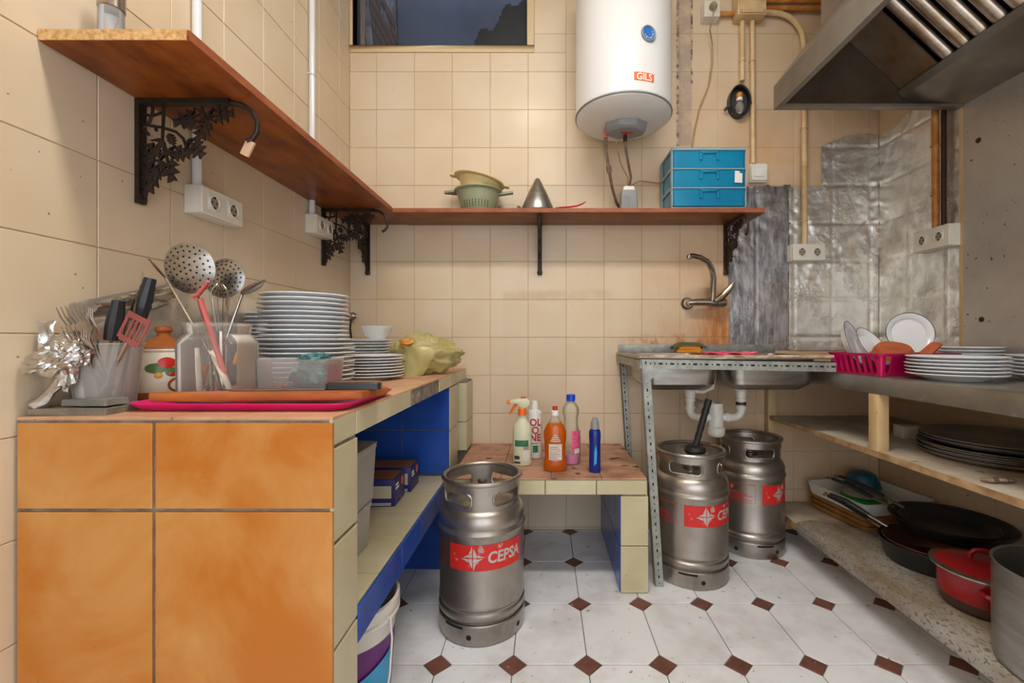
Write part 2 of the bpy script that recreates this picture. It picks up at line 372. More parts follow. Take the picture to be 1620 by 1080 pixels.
    def xf(s, m, start=0):
        for i in range(start, len(s.v)): s.v[i] = tuple(m @ Vector(s.v[i]))
        return s
    def jitter(s, amp, freq, seed=0, start=0):
        for i in range(start, len(s.v)):
            p = Vector(s.v[i]); q = mnoise.noise_vector(p*freq+Vector((seed*7.3, seed*3.1, seed)))
            s.v[i] = tuple(p+q*amp)
        return s
    def mesh(s, name, mats, smooth=30, bevel=0, recalc=True, solid=0):
        me = bpy.data.meshes.new(name); me.from_pydata(s.v, [], s.f)
        for m in (mats if isinstance(mats, (list, tuple)) else [mats]): me.materials.append(m)
        for p, i in zip(me.polygons, s.mi): p.material_index = i
        bm = bmesh.new(); bm.from_mesh(me)
        bmesh.ops.remove_doubles(bm, verts=bm.verts, dist=1e-6)
        if recalc: bmesh.ops.recalc_face_normals(bm, faces=bm.faces)
        if bevel:
            es = [e for e in bm.edges if len(e.link_faces) == 2 and e.calc_face_angle(0) > .6]
            bmesh.ops.bevel(bm, geom=es, offset=bevel, segments=2, profile=.5, affect='EDGES', clamp_overlap=True)
        if solid: bmesh.ops.solidify(bm, geom=bm.faces[:], thickness=solid)
        bm.to_mesh(me); bm.free()
        if smooth:
            if bevel: smooth = min(smooth, 24)
            me.shade_smooth(); me.set_sharp_from_angle(angle=math.radians(smooth))
        me.update(); return me
def link(name, me, parent=None):
    o = bpy.data.objects.new(name, me); C.objects.link(o)
    if parent: o.parent = parent
    return o
def part(name, mb, mats, parent=None, label=None, **kw):
    o = link(name, mb.mesh(name, mats, **kw), parent)
    if label: o['label'] = label
    return o
def tag(o, label, cat, group=None):
    o['label'] = label; o['category'] = cat
    if group: o['group'] = group
    return o
def thing(name, label, cat, loc=(0, 0, 0), rotz=0, group=None):
    o = bpy.data.objects.new(name, None); C.objects.link(o); o.empty_display_size = .05
    o.location = loc; o.rotation_euler = (0, 0, rotz); return tag(o, label, cat, group)
def solo(name, label, cat, mb, mats, loc=(0, 0, 0), rotz=0, group=None, **kw):
    o = part(name, mb, mats, None, **kw); o.location = loc; o.rotation_euler = (0, 0, rotz); return tag(o, label, cat, group)
def struct(name, mb, mats, parent=None, **kw):
    o = part(name, mb, mats, parent, **kw)
    if parent is None: o['kind'] = 'structure'
    return o
def dup(root, loc=None, rotz=None, label=None, group=None):
    r = root.copy(); C.objects.link(r)
    if loc is not None: r.location = loc
    if rotz is not None: r.rotation_euler = (r.rotation_euler[0], r.rotation_euler[1], rotz)
    if label: r['label'] = label
    if group: r['group'] = group
    for ch in list(root.children):
        c = ch.copy(); C.objects.link(c); c.parent = r
        for g in list(ch.children):
            d = g.copy(); C.objects.link(d); d.parent = c
    return r
def pose(o, p0, p1, roll=0.0, scale=None):
    """stand an object built along +Z on p0 so that it points at p1"""
    d = (Vector(p1)-Vector(p0)).normalized(); q = d.to_track_quat('Z', 'Y')
    o.rotation_mode = 'QUATERNION'; from mathutils import Quaternion
    Y = Vector((0, 1, 0)); Y = (Y-d*Y.dot(d)).normalized(); X = Y.cross(d); q = Matrix((X, Y, d)).transposed().to_quaternion()
    o.rotation_quaternion = q @ Quaternion((0, 0, 1), roll); o.location = p0
    return o
def wrap_mesh(mb, rfun, off):
    """map (x along the arc, y up) to a cylinder wall facing -Y"""
    for i, (x, y, z) in enumerate(mb.v):
        r = rfun(y)+off+z; a = x/rfun(y); mb.v[i] = (r*math.sin(a), -r*math.cos(a), y)
    return mb
TXT = {}
def text_mb(body, size, maxe=None, bold=0.0, shear=0.0, align='CENTER', sx=1.0):
    cu = bpy.data.curves.new('lettering', 'FONT'); cu.body = body; cu.size = size; cu.align_x = align; cu.offset = bold; cu.shear = shear
    cu.resolution_u = 3
    o = bpy.data.objects.new('lettering', cu); C.objects.link(o)
    dg = bpy.context.evaluated_depsgraph_get(); me = bpy.data.meshes.new_from_object(o.evaluated_get(dg))
    bm = bmesh.new(); bm.from_mesh(me); bmesh.ops.triangulate(bm, faces=bm.faces)
    if maxe:
        for _ in range(5):
            es = [e for e in bm.edges if e.calc_length() > maxe]
            if not es: break
            bmesh.ops.subdivide_edges(bm, edges=es, cuts=1); bmesh.ops.triangulate(bm, faces=bm.faces)
    mb = MB(); bm.verts.index_update(); mb.add([(v.co.x*sx, v.co.y, 0) for v in bm.verts], [tuple(v.index for v in f.verts) for f in bm.faces])
    bm.free(); bpy.data.objects.remove(o); bpy.data.curves.remove(cu); bpy.data.meshes.remove(me)
    return mb
def rect_mb(x0, x1, y0, y1, n=8, z=0.0):
    return MB().grid(lambda u, v: (x0+(x1-x0)*u, y0+(y1-y0)*v, z), n, max(1, n//4))
def arc(c, r, a0, a1, n, plane='xz'):
    out = []
    for k in range(n+1):
        a = a0+(a1-a0)*k/n; u, v = r*math.cos(a), r*math.sin(a)
        out.append({'xz': (c[0]+u, c[1], c[2]+v), 'yz': (c[0], c[1]+u, c[2]+v), 'xy': (c[0]+u, c[1]+v, c[2])}[plane])
    return out

# ------------------------------------------------------------------ tiles
TCACHE = {}
def tile_mesh(key, poly, t, bev, mat):
    """flat tile: outline in XY, top at z=0, body down to -t, chamfered top edge"""
    k = (key, t, bev, mat.name)
    if k in TCACHE: return TCACHE[k]
    cx = sum(p[0] for p in poly)/len(poly); cy = sum(p[1] for p in poly)/len(poly); n = len(poly)
    def ins(p, d):
        v = Vector((p[0]-cx, p[1]-cy)); L = v.length; v = v*(1-d*1.4/max(L, 1e-6)); return (cx+v.x, cy+v.y)
    vs = [(p[0], p[1], -t) for p in poly]+[(p[0], p[1], -bev) for p in poly]+[(*ins(p, bev), 0) for p in poly]
    fs = [(k2, (k2+1) % n, n+(k2+1) % n, n+k2) for k2 in range(n)]+[(n+k2, n+(k2+1) % n, 2*n+(k2+1) % n, 2*n+k2) for k2 in range(n)]+[tuple(range(2*n, 3*n))]
    mb = MB().add(vs, fs); me = mb.mesh('tile', mat, smooth=0); TCACHE[k] = me; return me
def rect_tile(w, h, t, mat, bev=.0012):
    w = round(w, 4); h = round(h, 4)
    return tile_mesh(('r', w, h), [(-w/2, -h/2), (w/2, -h/2), (w/2, h/2), (-w/2, h/2)], t, bev, mat)
FACE = {  # local (x, y, z=normal) -> world
    '-y': Matrix(((1, 0, 0), (0, 0, -1), (0, 1, 0))), '+x': Matrix(((0, 0, 1), (1, 0, 0), (0, 1, 0))),
    '-x': Matrix(((0, 0, -1), (-1, 0, 0), (0, 1, 0))), '+z': Matrix(((1, 0, 0), (0, 1, 0), (0, 0, 1))), '+y': Matrix(((-1, 0, 0), (0, 0, 1), (0, 1, 0)))}
def put_tile(me, c, face, parent, name='tile', wob=0.0):
    o = link(name, me, parent); m = FACE[face].to_4x4(); m.translation = Vector(c)-(parent.location if parent else Vector())
    if wob: m = m @ Matrix.Rotation(rnd.uniform(-wob, wob), 4, 'X') @ Matrix.Rotation(rnd.uniform(-wob, wob), 4, 'Y')
    o.matrix_local = m; return o
def tile_span(a0, a1, b0, b1, face, plane, parent, mat, us, vs, gap=.003, t=.005, name='tile', wob=.0, skip=None, cut=None):
    """fill the rectangle [a0,a1]x[b0,b1] (a = horizontal, b = second axis) with tiles cut along the joint lists us and vs"""
    ua = sorted(set([a0]+[u for u in us if a0+.004 < u < a1-.004]+[a1])); vb = sorted(set([b0]+[v for v in vs if b0+.004 < v < b1-.004]+[b1]))
    for u0, u1 in zip(ua, ua[1:]):
        for v0, v1 in zip(vb, vb[1:]):
            rs = [(u0, u1, v0, v1)]
            if cut: rs = cut(u0, u1, v0, v1)
            for (p0, p1, q0, q1) in rs:
                w, h = p1-p0-gap, q1-q0-gap
                if w < .008 or h < .008: continue
                if skip and skip((p0+p1)/2, (q0+q1)/2): continue
                u, v = (p0+p1)/2, (q0+q1)/2
                c = {'-y': (u, plane, v), '+y': (u, plane, v), '+x': (plane, u, v), '-x': (plane, u, v), '+z': (u, v, plane)}[face]
                put_tile(rect_tile(w, h, t, mat), c, face, parent, name, wob)
def steps(start, step, lo, hi):
    k0 = math.ceil((lo-start)/step); return [start+step*k for k in range(k0, int((hi-start)/step)+1)]

# ------------------------------------------------------------------ the room
fl = struct('floor', MB().box((XL-.1, YB-.3, -.12), (XR+.1, D+.1, -.0035)), M['fgrout'])
LX, LY, DX = .2315, .316, .047
X0, Y0 = .1365, 1.3625
def clip_poly(poly, x0, x1, y0, y1):
    for axis, lim, sgn in ((0, x0, 1), (0, x1, -1), (1, y0, 1), (1, y1, -1)):
        out = []
        for a, b in zip(poly, poly[1:]+poly[:1]):
            da, db = (a[axis]-lim)*sgn, (b[axis]-lim)*sgn
            if da >= 0: out.append(a)
            if (da >= 0) != (db >= 0):
                k = da/(da-db); out.append((a[0]+(b[0]-a[0])*k, a[1]+(b[1]-a[1])*k))
        poly = out
        if len(poly) < 3: return []
    return poly
def floor_piece(poly, cx, cy, key, mat, name, dz):
    P = [(cx+x, cy+y) for x, y in poly]
    Q = clip_poly(P, XL+.001, XR-.001, YB+.001, D-.001)
    if len(Q) < 3: return
    inside = all(XL < x < XR and YB < y < D for x, y in P)
    if inside: me = tile_mesh(key, poly, .004, .0012, mat)
    else: me = tile_mesh((key, round(cx, 3), round(cy, 3)), [(x-cx, y-cy) for x, y in Q], .004, .0008, mat)
    o = link(name, me, fl); o.location = (cx, cy, dz)
g = .0016; cut = DX-.002
octp = [(-LX/2+cut, -LY/2+g), (LX/2-cut, -LY/2+g), (LX/2-g, -LY/2+cut), (LX/2-g, LY/2-cut), (LX/2-cut, LY/2-g), (-LX/2+cut, LY/2-g), (-LX/2+g, LY/2-cut), (-LX/2+g, -LY/2+cut)]
dd = DX-.0055; dia = [(dd, 0), (0, dd), (-dd, 0), (0, -dd)]
for i in range(-6, 9):
    for j in range(-10, 5):
        cx, cy = X0+LX*i, Y0+LY*j
        floor_piece(octp, cx+LX/2, cy+LY/2, 'oct', M['ftile'], 'tile', rnd.uniform(-.0005, .0003))
        floor_piece(dia, cx, cy, 'dia', M['fdot'], 'tile_inset', -.0006)

WX0, WX1, WZ0, WZ1 = -1.007, -.087, 2.547, 2.93       # window opening
FRX, FRZ = -.050, 2.512                                # outer edge of its frame
T = .0022
wb = struct('wall_back', MB().box((XL-.12, D+T, -.1), (XR+.12, D+.16, WZ0)).box((WX1, D+T, WZ0), (XR+.12, D+.16, ZC+.05))
            .box((XL-.12, D+T, WZ0), (WX0, D+.16, ZC+.05)).box((WX0, D+T, WZ1), (WX1, D+.16, ZC+.05)), M['grout'])
def cutwin(u0, u1, v0, v1):
    if v1 <= FRZ+.002 or u0 >= FRX-.002: return [(u0, u1, v0, v1)]
    rs = []
    if v0 < FRZ-.01: rs.append((u0, u1, v0, FRZ))
    if u1 > FRX+.01: rs.append((max(u0, FRX), u1, max(v0, FRZ), v1))
    return rs
ZJ = steps(2.2117, .2, 0, ZC)
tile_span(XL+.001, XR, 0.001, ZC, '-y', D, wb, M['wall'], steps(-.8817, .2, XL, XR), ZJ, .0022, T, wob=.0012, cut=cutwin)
wl = struct('wall_left', MB().box((XL-.12, YB-.1, -.1), (XL-T, D+T, ZC+.05)), M['grout'])
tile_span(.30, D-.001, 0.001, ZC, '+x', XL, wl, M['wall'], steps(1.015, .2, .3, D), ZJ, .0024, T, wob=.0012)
tile_span(YB, .30, 0.001, ZC, '+x', XL, wl, M['wall'], [], [], .0028, T)
wr = struct('wall_right', MB().box((XR+T, YB-.1, -.1), (XR+.12, D+T, ZC+.05)), M['grout'])
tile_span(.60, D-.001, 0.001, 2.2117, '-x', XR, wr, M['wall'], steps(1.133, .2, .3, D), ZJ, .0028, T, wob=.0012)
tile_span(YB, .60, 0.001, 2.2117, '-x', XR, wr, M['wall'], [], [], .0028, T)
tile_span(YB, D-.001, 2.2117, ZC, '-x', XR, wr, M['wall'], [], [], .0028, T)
DW0, DW1, DZ1 = -.85, 1.55, 2.5      # wide doorway to the next room, behind the camera
struct('wall_front', MB().box((XL-.12, YB-.1, -.1), (DW0, YB, ZC+.05)).box((DW1, YB-.1, -.1), (XR+.12, YB, ZC+.05)).box((DW0, YB-.1, DZ1), (DW1, YB, ZC+.05)), M['wall'])
struct('ceiling', MB().box((XL-.12, YB-.1, ZC), (XR+.12, D+.16, ZC+.08)), M['ceil'])

# window: frame, pane and the light shaft behind it
win = struct('window_1', MB().box((XL+.002, D-.006, FRZ), (FRX, D+.10, WZ0)).box((WX1, D-.006, WZ0), (FRX, D+.10, ZC-.002)).box((XL+.002, D-.006, WZ0), (WX0, D+.10, ZC-.002)), M['winframe'], bevel=.002)
part('pane', MB().box((WX0, D+.055, WZ0), (WX1, D+.059, WZ1)), M['glasspane'], win)
sh = struct('wall_shaft', MB().box((-2.0, 3.62, 2.0), (1.2, 3.7, 5.2)).box((1.0, 2.52, 2.0), (1.1, 3.62, 5.2)).box((-2.0, 2.52, 1.95), (1.1, 3.7, 2.0)), M['greytile'])
bw = struct('wall_shaft_brick', MB().box((-1.30, 2.53, 2.0), (-1.16, 3.60, 5.2)), M['plast'])
for j in range(14):
    for i in range(6):
        y = 2.62+i*.205+(.1 if j % 2 else 0); z = 2.45+j*.075
        if rnd.random() < .22 or y > 3.5 or y < 2.85: continue
        b = link('brick', rect_tile(.19, .062, .02, M['brick'], .004), bw); b.matrix_local = Matrix.Translation((-1.145, y, z)) @ FACE['+x'].to_4x4()
solo('tarpaulin', 'blue grey tarpaulin hanging outside the high window', 'tarpaulin',
     MB().grid(lambda u, v: (-1.14+1.9*u, 3.50-.05*math.sin(u*9+v*4)-.03*math.sin(v*11+u*3), 2.40+2.0*v), 120, 110, lambda u, v: not (u > .27 and v < .47+(u-.27)*.66+.02*math.sin(u*60))), M['tarp'], solid=.004)
solo('drain_pipe', 'grey drain pipe slanting outside the high window', 'pipe', MB().tube([(-1.105, 2.95, 2.45), (-1.11, 2.85, 2.80), (-1.115, 2.70, 3.3)], .022, 12), M['plast'])
area_light('shaft_fill_light', (-.4, 2.95, 4.9), (0, 0, 0), 1.6, .8, 10, (.72, .82, 1.0))  # unseen bluish fill lamp added to brighten the shaft outside the window

# ceiling light fixture (just above the frame)
lf = thing('ceiling_light', 'white fluorescent ceiling light fixture above the kitchen', 'ceiling light', (.12, .62, ZC))
part('housing', MB().rr([(0, .66, .13, .02), (-.035, .66, .13, .02), (-.035, .63, .105, .02)], cap0=True), M['white_enamel'], lf)
part('diffuser', MB().rr([(-.036, .62, .10, .02), (-.06, .61, .09, .03)]), emit('lit_diffuser', (1.0, .945, .86, 1), LAMP_STRENGTH), lf)

# ------------------------------------------------------------------ left counter: masonry clad in tile
CY0, CX1, CZ = .8526, -.408, .85
ct = thing('tiled_counter', 'masonry counter faced with big orange tiles, cream edges and blue inside', 'counter', (-.7, 1.5, 0))
def cpart(name, mb, m, parent=ct, **kw):
    mb.xf(Matrix.Translation(-Vector(parent.location))); return part(name, mb, m, parent, **kw)
core = MB().box((XL+.002, CY0+.006, .795), (CX1-.006, D-.004, CZ-.006)).box((XL+.002, CY0+.006, .001), (CX1-.006, .972, .795)) \
    .box((XL+.002, 1.93, .001), (CX1-.006, 2.10, .795)).box((XL+.002, .972, .335), (CX1-.006, 1.93, .404)) \
    .box((-.62, 2.155, .46), (-.379, D-.004, .795))
cpart('core', core, M['mortar'])
tile_span(XL+.004, -.752, .0, .842, '-y', CY0, ct, M['orange'], [], [.33, .6705], .007, .008)
tile_span(-.752, -.404, .0, .842, '-y', CY0, ct, M['orange'], [], [.33, .6705], .007, .008)
tile_span(XL+.002, CX1+.002, CY0+.002, D-.003, '+z', CZ, ct, M['topt'], [-.72], steps(.8526+.30, .30, .9, D), .004, .006)
EY = [.962, 1.165, 1.365, 1.740, 1.955, 2.165]
tile_span(CY0+.001, D-.003, .792, .847, '+x', CX1, ct, M['edge'], EY, [], .005, .006, skip=lambda u, v: 1.365 < u < 1.74)
cpart('broken_edge', MB().grid(lambda u, v: (CX1-.004+.004*mnoise.noise(Vector((u*30, v*6, 3))), 1.37+.365*u, .793+.053*v), 40, 6), M['mortar'], smooth=0, label='exposed grey mortar where an edge tile broke off')
tile_span(CY0+.001, .974, .001, .790, '+x', CX1, ct, M['edge'], [], [.19, .392, .600], .008, .006)
tile_span(1.93, 2.10, .412, .790, '+x', CX1, ct, M['edge'], [], [.60], .004, .006)
tile_span(2.155, D-.004, .46, .790, '+x', -.373, ct, M['edge'], [], [.60], .004, .006)
tile_span(-.62, -.373, .46, .790, '-y', 2.149, ct, M['edge'], [-.56, -.43], [.60], .004, .006)
tile_span(XL+.003, CX1-.002, .412, .792, '-y', 1.925, ct, M['blue'], [-.82, -.615], [.605], .003, .005)
tile_span(XL+.003, CX1-.002, .001, .332, '-y', 1.925, ct, M['blue'], [-.82, -.615], [.20], .003, .005)
tile_span(XL+.002, CX1-.008, .974, 1.919, '+z', .41, ct, M['edge'], [-.81, -.608], steps(1.12, .2, .97, 1.93), .003, .006)
tile_span(.974, 1.93, .330, .411, '+x', CX1, ct, M['blue'], steps(1.075, .2, .97, 1.93), [], .003, .006)

# ------------------------------------------------------------------ low tiled bench at the back
BZ, BY0, BX0, BX1 = .453, 1.742, -.372, .408
bn = thing('tiled_bench', 'low cream tiled bench with worn brown top and blue inner sides', 'bench', (0, 2.0, 0))
cpart('core', MB().box((BX0, BY0+.006, .388), (BX1-.006, D-.004, BZ-.006)).box((.306, BY0+.006, .001), (BX1-.006, D-.004, .388)), M['mortar'], bn)
tile_span(BX0, BX1, BY0+.002, D-.003, '+z', BZ, bn, M['bencht'], [-.17, .03, .23], [1.93, 2.13], .003, .006)
tile_span(BX0, BX1, .388, .447, '-y', BY0, bn, M['edge'], [-.198, .006, .208], [], .004, .006)
tile_span(.302, BX1+.006, .001, .384, '-y', BY0, bn, M['edge'], [], [.187], .004, .006)
tile_span(BY0+.004, D-.004, .001, .386, '-x', .301, bn, M['blue'], [1.86, 2.06, 2.26], [.187], .003, .005)
tile_span(BY0+.004, D-.004, .001, .447, '+x', BX1+.001, bn, M['edge'], [1.86, 2.06, 2.26], [.187], .003, .005)

# ------------------------------------------------------------------ long wooden shelves
SZ0, SZ1 = 1.604, 1.628
SY = 2.100
def board(name, label, a, b, mat, endm=None):
    t = thing(name, label, 'shelf', ((a[0]+b[0])/2, (a[1]+b[1])/2, a[2]))
    mb = MB().box(a, b); mb.xf(Matrix.Translation(-t.location)); part('board', mb, mat, t, bevel=.0025)
    return t
sl = board('wall_shelf', 'long varnished wooden shelf on the left wall with raw chipboard end', (XL+.001, .895, SZ0), (-.719, D-.002, SZ1), M['wood'])
e = MB().box((XL+.002, .8935, SZ0+.0015), (-.722, .897, SZ1-.001)); e.xf(Matrix.Translation(-sl.location)); part('end_edge', e, M['chip'], sl, label='raw chipboard end')
e = MB().box((-.7215, .8975, SZ0+.003), (-.7178, D-.24, SZ1-.001)); e.xf(Matrix.Translation(-sl.location)); part('front_lip', e, M['redge'], sl)
sb = board('wall_shelf', 'long red brown wooden shelf across the back wall under the water heater', (-.7165, SY, SZ0-.002), (1.052, D-.001, SZ1-.004), M['woodx'])
e = MB().box((-.716, SY-.003, SZ0), (1.050, SY+.001, SZ1-.005)); e.xf(Matrix.Translation(-sb.location)); part('front_lip', e, M['redge'], sb)

# ------------------------------------------------------------------ ornate brackets
def leaf(p0, p1, wd, n=5, t=.007):
    """serrated leaf, base p0 to tip p1 in the X-Z plane"""
    a = Vector((p0[0], 0, p0[1])); b = Vector((p1[0], 0, p1[1])); d = b-a; L = d.length; d.normalize(); s = Vector((-d.z, 0, d.x))
    L_, R_ = [], []
    for k in range(n):
        f0 = (k+.15)/n; f1 = (k+.75)/n
        wv = wd*math.sin(PI*min(.96, (.18+.8*(k+.5)/n)))**.8
        for side, lst in ((1, L_), (-1, R_)):
            lst.append(a+d*L*f0+s*side*wv*.42); lst.append(a+d*L*(f1+.10)+s*side*wv)
    poly = [a]+R_+[b]+list(reversed(L_)); cen = [a+d*L*f for f in (.1, .3, .5, .7, .9)]
    mb = MB(); n0 = len(poly)
    c = a+d*L*.5
    # fan strips: front and back, raised midrib
    vs = []; fs = []
    for y in (-t/2, t/2):
        base = len(vs); vs += [(p.x, y, p.z) for p in poly]; ci = len(vs)
        for q in cen: vs.append((q.x, y*1.25, q.z))
        for k in range(n0):
            k2 = (k+1) % n0; m = (poly[k]+poly[k2])/2; f = max(0, min(4, int(((m-a).dot(d)/L)*5)))
            fs.append((base+k, base+k2, ci+f))
        for q in range(4): pass
        if y < 0: b0 = base
        else:
            for k in range(n0): fs.append((b0+k, b0+(k+1) % n0, base+(k+1) % n0, base+k))
    mb.add(vs, fs)
    # close the gaps along the rib
    mb.tube([(q.x, 0, q.z) for q in [a]+cen+[b]], [.004]*6+[.0015], 6)
    return mb
def cv(x, y): return ((x-150)/3077.0, -(y-160)/3077.0)
def make_bracket(mat):
    t = thing('shelf_bracket', 'x', 'bracket')
    fr = MB().box((.0005, -.011, -.262), (.012, .011, -.001)).box((.0005, -.011, -.012), (.235, .011, -.0005))
    fr.tube([(.23, 0, -.007), (.262, 0, -.012), (.288, 0, -.030), (.302, 0, -.056), (.300, 0, -.082), (.288, 0, -.100), (.276, 0, -.104)], [.0075, .007, .0065, .006, .006, .006, .007], 8)
    fr.lathe([(0, -.0), (.014, .0), (.014, .006), (.008, .009), (0, .009)], 12)
    b = len(fr.v)-38
    fr.xf(Matrix.Translation((.012, 0, -.250)) @ Matrix.Rotation(PI/2, 4, 'Y') @ Matrix.Translation((0, 0, -.006)), b)
    part('frame', fr, mat, t, bevel=0)
    st = MB()
    for pl in ([(350, 170), (345, 330), (338, 470), (372, 560)], [(185, 345), (250, 360), (330, 372), (440, 405), (500, 460), (525, 530)],
               [(185, 265), (250, 285), (330, 262)], [(262, 205), (262, 260), (240, 330), (190, 375)], [(185, 380), (235, 430)], [(280, 360), (292, 400)],
               [(375, 450), (400, 425)], [(372, 560), (450, 600), (545, 560), (600, 490)], [(690, 330), (665, 270), (640, 215)], [(340, 480), (250, 640), (185, 760)],
               [(690, 330), (640, 420), (600, 490)]):
        P = [cv(*p) for p in pl]; st.tube([(x, 0, z) for x, z in P], .0038, 6)
    part('stem', st, mat, t)
    for b0, tp, wd in (((345, 470), (185, 640), .020), ((345, 640), (165, 775), .020), ((300, 690), (185, 905), .019), ((362, 560), (415, 785), .020), ((385, 555), (545, 590), .016),
                       ((540, 470), (650, 590), .019), ((670, 262), (430, 335), .019), ((690, 290), (885, 265), .019), ((700, 320), (600, 480), .016), ((390, 425), (430, 500), .009)):
        part('leaf', leaf(cv(*b0), cv(*tp), wd*1.35, 4, .006), mat, t, smooth=0)
    return t
br = make_bracket(M['iron']); br.location = (XL+.0005, 1.116, SZ0)
br['label'] = 'black cast iron leaf bracket with a pale tag on its hook'; br['group'] = 'leafy iron shelf brackets'
b2 = dup(br, (XL+.0005, 2.046, SZ0), 0, 'black leaf bracket on the left wall close to the corner')
b3 = dup(br, (-.925, D-.0005, SZ0-.002), -PI/2, 'black leaf bracket on the back wall in the corner')
b4 = dup(br, (-.020, D-.0005, SZ0-.002), -PI/2, 'black iron bracket under the shelf below the metal cone')
b5 = dup(br, (.958, D-.0005, SZ0-.002), -PI/2, 'rusty brown leaf bracket under the blue drawer box')
for b in (b4, b5): b.scale = (.86, 1, 1)
for b in (b3,): b.scale = (.76, 1, 1)
for ch in b5.children:
    ch.data = ch.data.copy(); ch.data.materials.clear(); ch.data.materials.append(M['ironb'])
solo('hook_tag', 'small pale peach plastic tag hanging on the bracket hook', 'tag', MB().rr([(-.003, .011, .020, .003), (.003, .011, .020, .003)]).xf(Matrix.Rotation(PI/2, 4, 'X')).xf(Matrix.Rotation(.45, 4, 'Y')),
     M['peach'], (XL+.277, 1.116, SZ0-.122))

# ------------------------------------------------------------------ foil linings in the cooking corner
XJ = steps(-.8817, .2, XL, XR+.1)
def crease(u, w, seed=0):
    p = Vector((u*11, w*11, seed)); a = abs(mnoise.noise(p)); b = abs(mnoise.noise(p*2.7+Vector((3, 1, 4))))
    k = max(0.0, min(1.0, (mnoise.noise(Vector((u*3.1, w*2.3, seed+20)))-.02)*4)); return (.0015+.0075*k)*(a*1.3+b*.7)-.001-.002*k
def joint(u, w, us, ws):
    d = min([abs(u-x) for x in us]+[abs(w-x) for x in ws]); return -.0045*max(0, 1-d/.009)
def poly_in(p, poly):
    c = False; n = len(poly); x, y = p
    for i in range(n):
        x0, y0 = poly[i]; x1, y1 = poly[i-1]
        if (y0 > y) != (y1 > y) and x < (x1-x0)*(y-y0)/(y1-y0)+x0: c = not c
    return c
def foil_sheet(a0, a1, b0, b1, poly, fn, us, ws, seed, res=.009, kj=1.0):
    nu, nv = int((a1-a0)/res), int((b1-b0)/res)
    def f(u, v):
        A, B = a0+(a1-a0)*u, b0+(b1-b0)*v; return fn(A, B, .0055+crease(A, B, seed)+kj*joint(A, B, us, ws))
    return MB().grid(f, nu, nv, (lambda u, v: poly_in((a0+(a1-a0)*u, b0+(b1-b0)*v), poly)) if poly else None)
fo = thing('foil_lining', 'crinkled aluminium foil glued over the tiles behind the sink and dish rack', 'foil lining', (1.3, D, .98))
def fpart(name, mb, m, **kw): mb.xf(Matrix.Translation(-fo.location)); return part(name, mb, m, fo, smooth=50, **kw)
fpart('streaked_sheet', foil_sheet(.962, 1.30, .945, 1.815, [(.975, .9), (1.4, .9), (1.4, 1.9), (1.25, 1.802), (1.18, 1.812), (1.10, 1.80), (.975, 1.81), (.965, 1.5), (.978, 1.2)], lambda a, b, h: (a, D-h*.7, b), XJ, [], 3), M['foilold'],
      label='older dark streaked aluminium sheet beside the tap')
fpart('foil_sheet', foil_sheet(1.29, 1.762, .945, 2.09, [(1.2, .9), (1.8, .9), (1.8, 2.083), (1.63, 2.078), (1.467, 2.02), (1.467, 1.80), (1.2, 1.80)], lambda a, b, h: (a, D-.001-h, b), XJ, ZJ, 5), M['foil'])
YJ = steps(1.133, .2, .3, D)
fpart('foil_sheet', foil_sheet(1.862, 2.328, .872, 2.12, [(1.8, .8), (2.4, .8), (2.4, 2.05), (2.2, 2.07), (2.13, 2.10), (1.8, 2.2)], lambda a, b, h: (XR-h, a, b), YJ, ZJ, 9), M['foil'])
sp = thing('splashback_panel', 'speckled stainless steel splashback panel on the right wall above the plates', 'wall panel', (XR, 1.2, .868))
part('sheet', MB().box((-.012, -.95, .004), (-.001, .652, 1.15)), M['panel'], sp)
for px, py in ((1548, 222), (1553, 505)):
    s_ = (px-860)/(XR-.012); y = FPX/s_; z = 1-(py-537)/s_
    part('screw', MB().lathe([(0, 0), (.011, 0), (.009, .004), (.004, .005), (0, .004)], 10).xf(Matrix.Translation((-.012, y-1.2, z-.868)) @ Matrix.Rotation(-PI/2, 4, 'Y')), M['ironb'], sp)
part('edge_strip', MB().box((-.013, .652, .004), (-.001, .668, 1.15)), M['cwood'], sp, label='cream painted edge strip')

# ------------------------------------------------------------------ extractor hood
HY0, HY1 = -.30, 1.877
hd = thing('extractor_hood', 'stainless steel extractor hood with baffle filters over the right worktop', 'extractor hood', (1.4, .8, 1.973))
def hpart(name, mb, m, **kw): mb.xf(Matrix.Translation(-hd.location)); return part(name, mb, m, hd, **kw)
HX0, HX1 = .976, XR-.014
def profile_sheet(pts, y0, y1, th):
    """extrude an open X-Z polyline along Y with thickness th (inwards = +normal)"""
    n = len(pts); N = []
    for i in range(n):
        a = Vector(pts[max(i-1, 0)]); b = Vector(pts[min(i+1, n-1)]); d = (b-a).normalized(); N.append(Vector((d.y, -d.x)))
    P = list(pts)+[tuple(Vector(pts[i])+N[i]*th) for i in reversed(range(n))]
    return MB().prism(P, y1, lambda a, b, c: (a, c, b), y0)
hpart('canopy', profile_sheet([(HX0+.022, 1.973), (HX0, 1.973), (HX0, 2.073), (1.177, 2.335), (1.177, 2.995)], HY0, HY1, .010), M['hood'], smooth=20)
prof = [(HX0+.002, 1.973), (HX0+.002, 2.073), (1.179, 2.335), (1.179, 2.995), (HX1, 2.995), (HX1, 1.973)]
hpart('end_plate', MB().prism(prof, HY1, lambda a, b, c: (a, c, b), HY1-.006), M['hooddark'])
hpart('end_plate', MB().prism(prof, HY0+.006, lambda a, b, c: (a, c, b), HY0), M['hood'])
hpart('rim_flange', MB().box((HX0+.005, HY1-.032, 1.972), (HX1, HY1-.004, 1.984)), M['hood'])
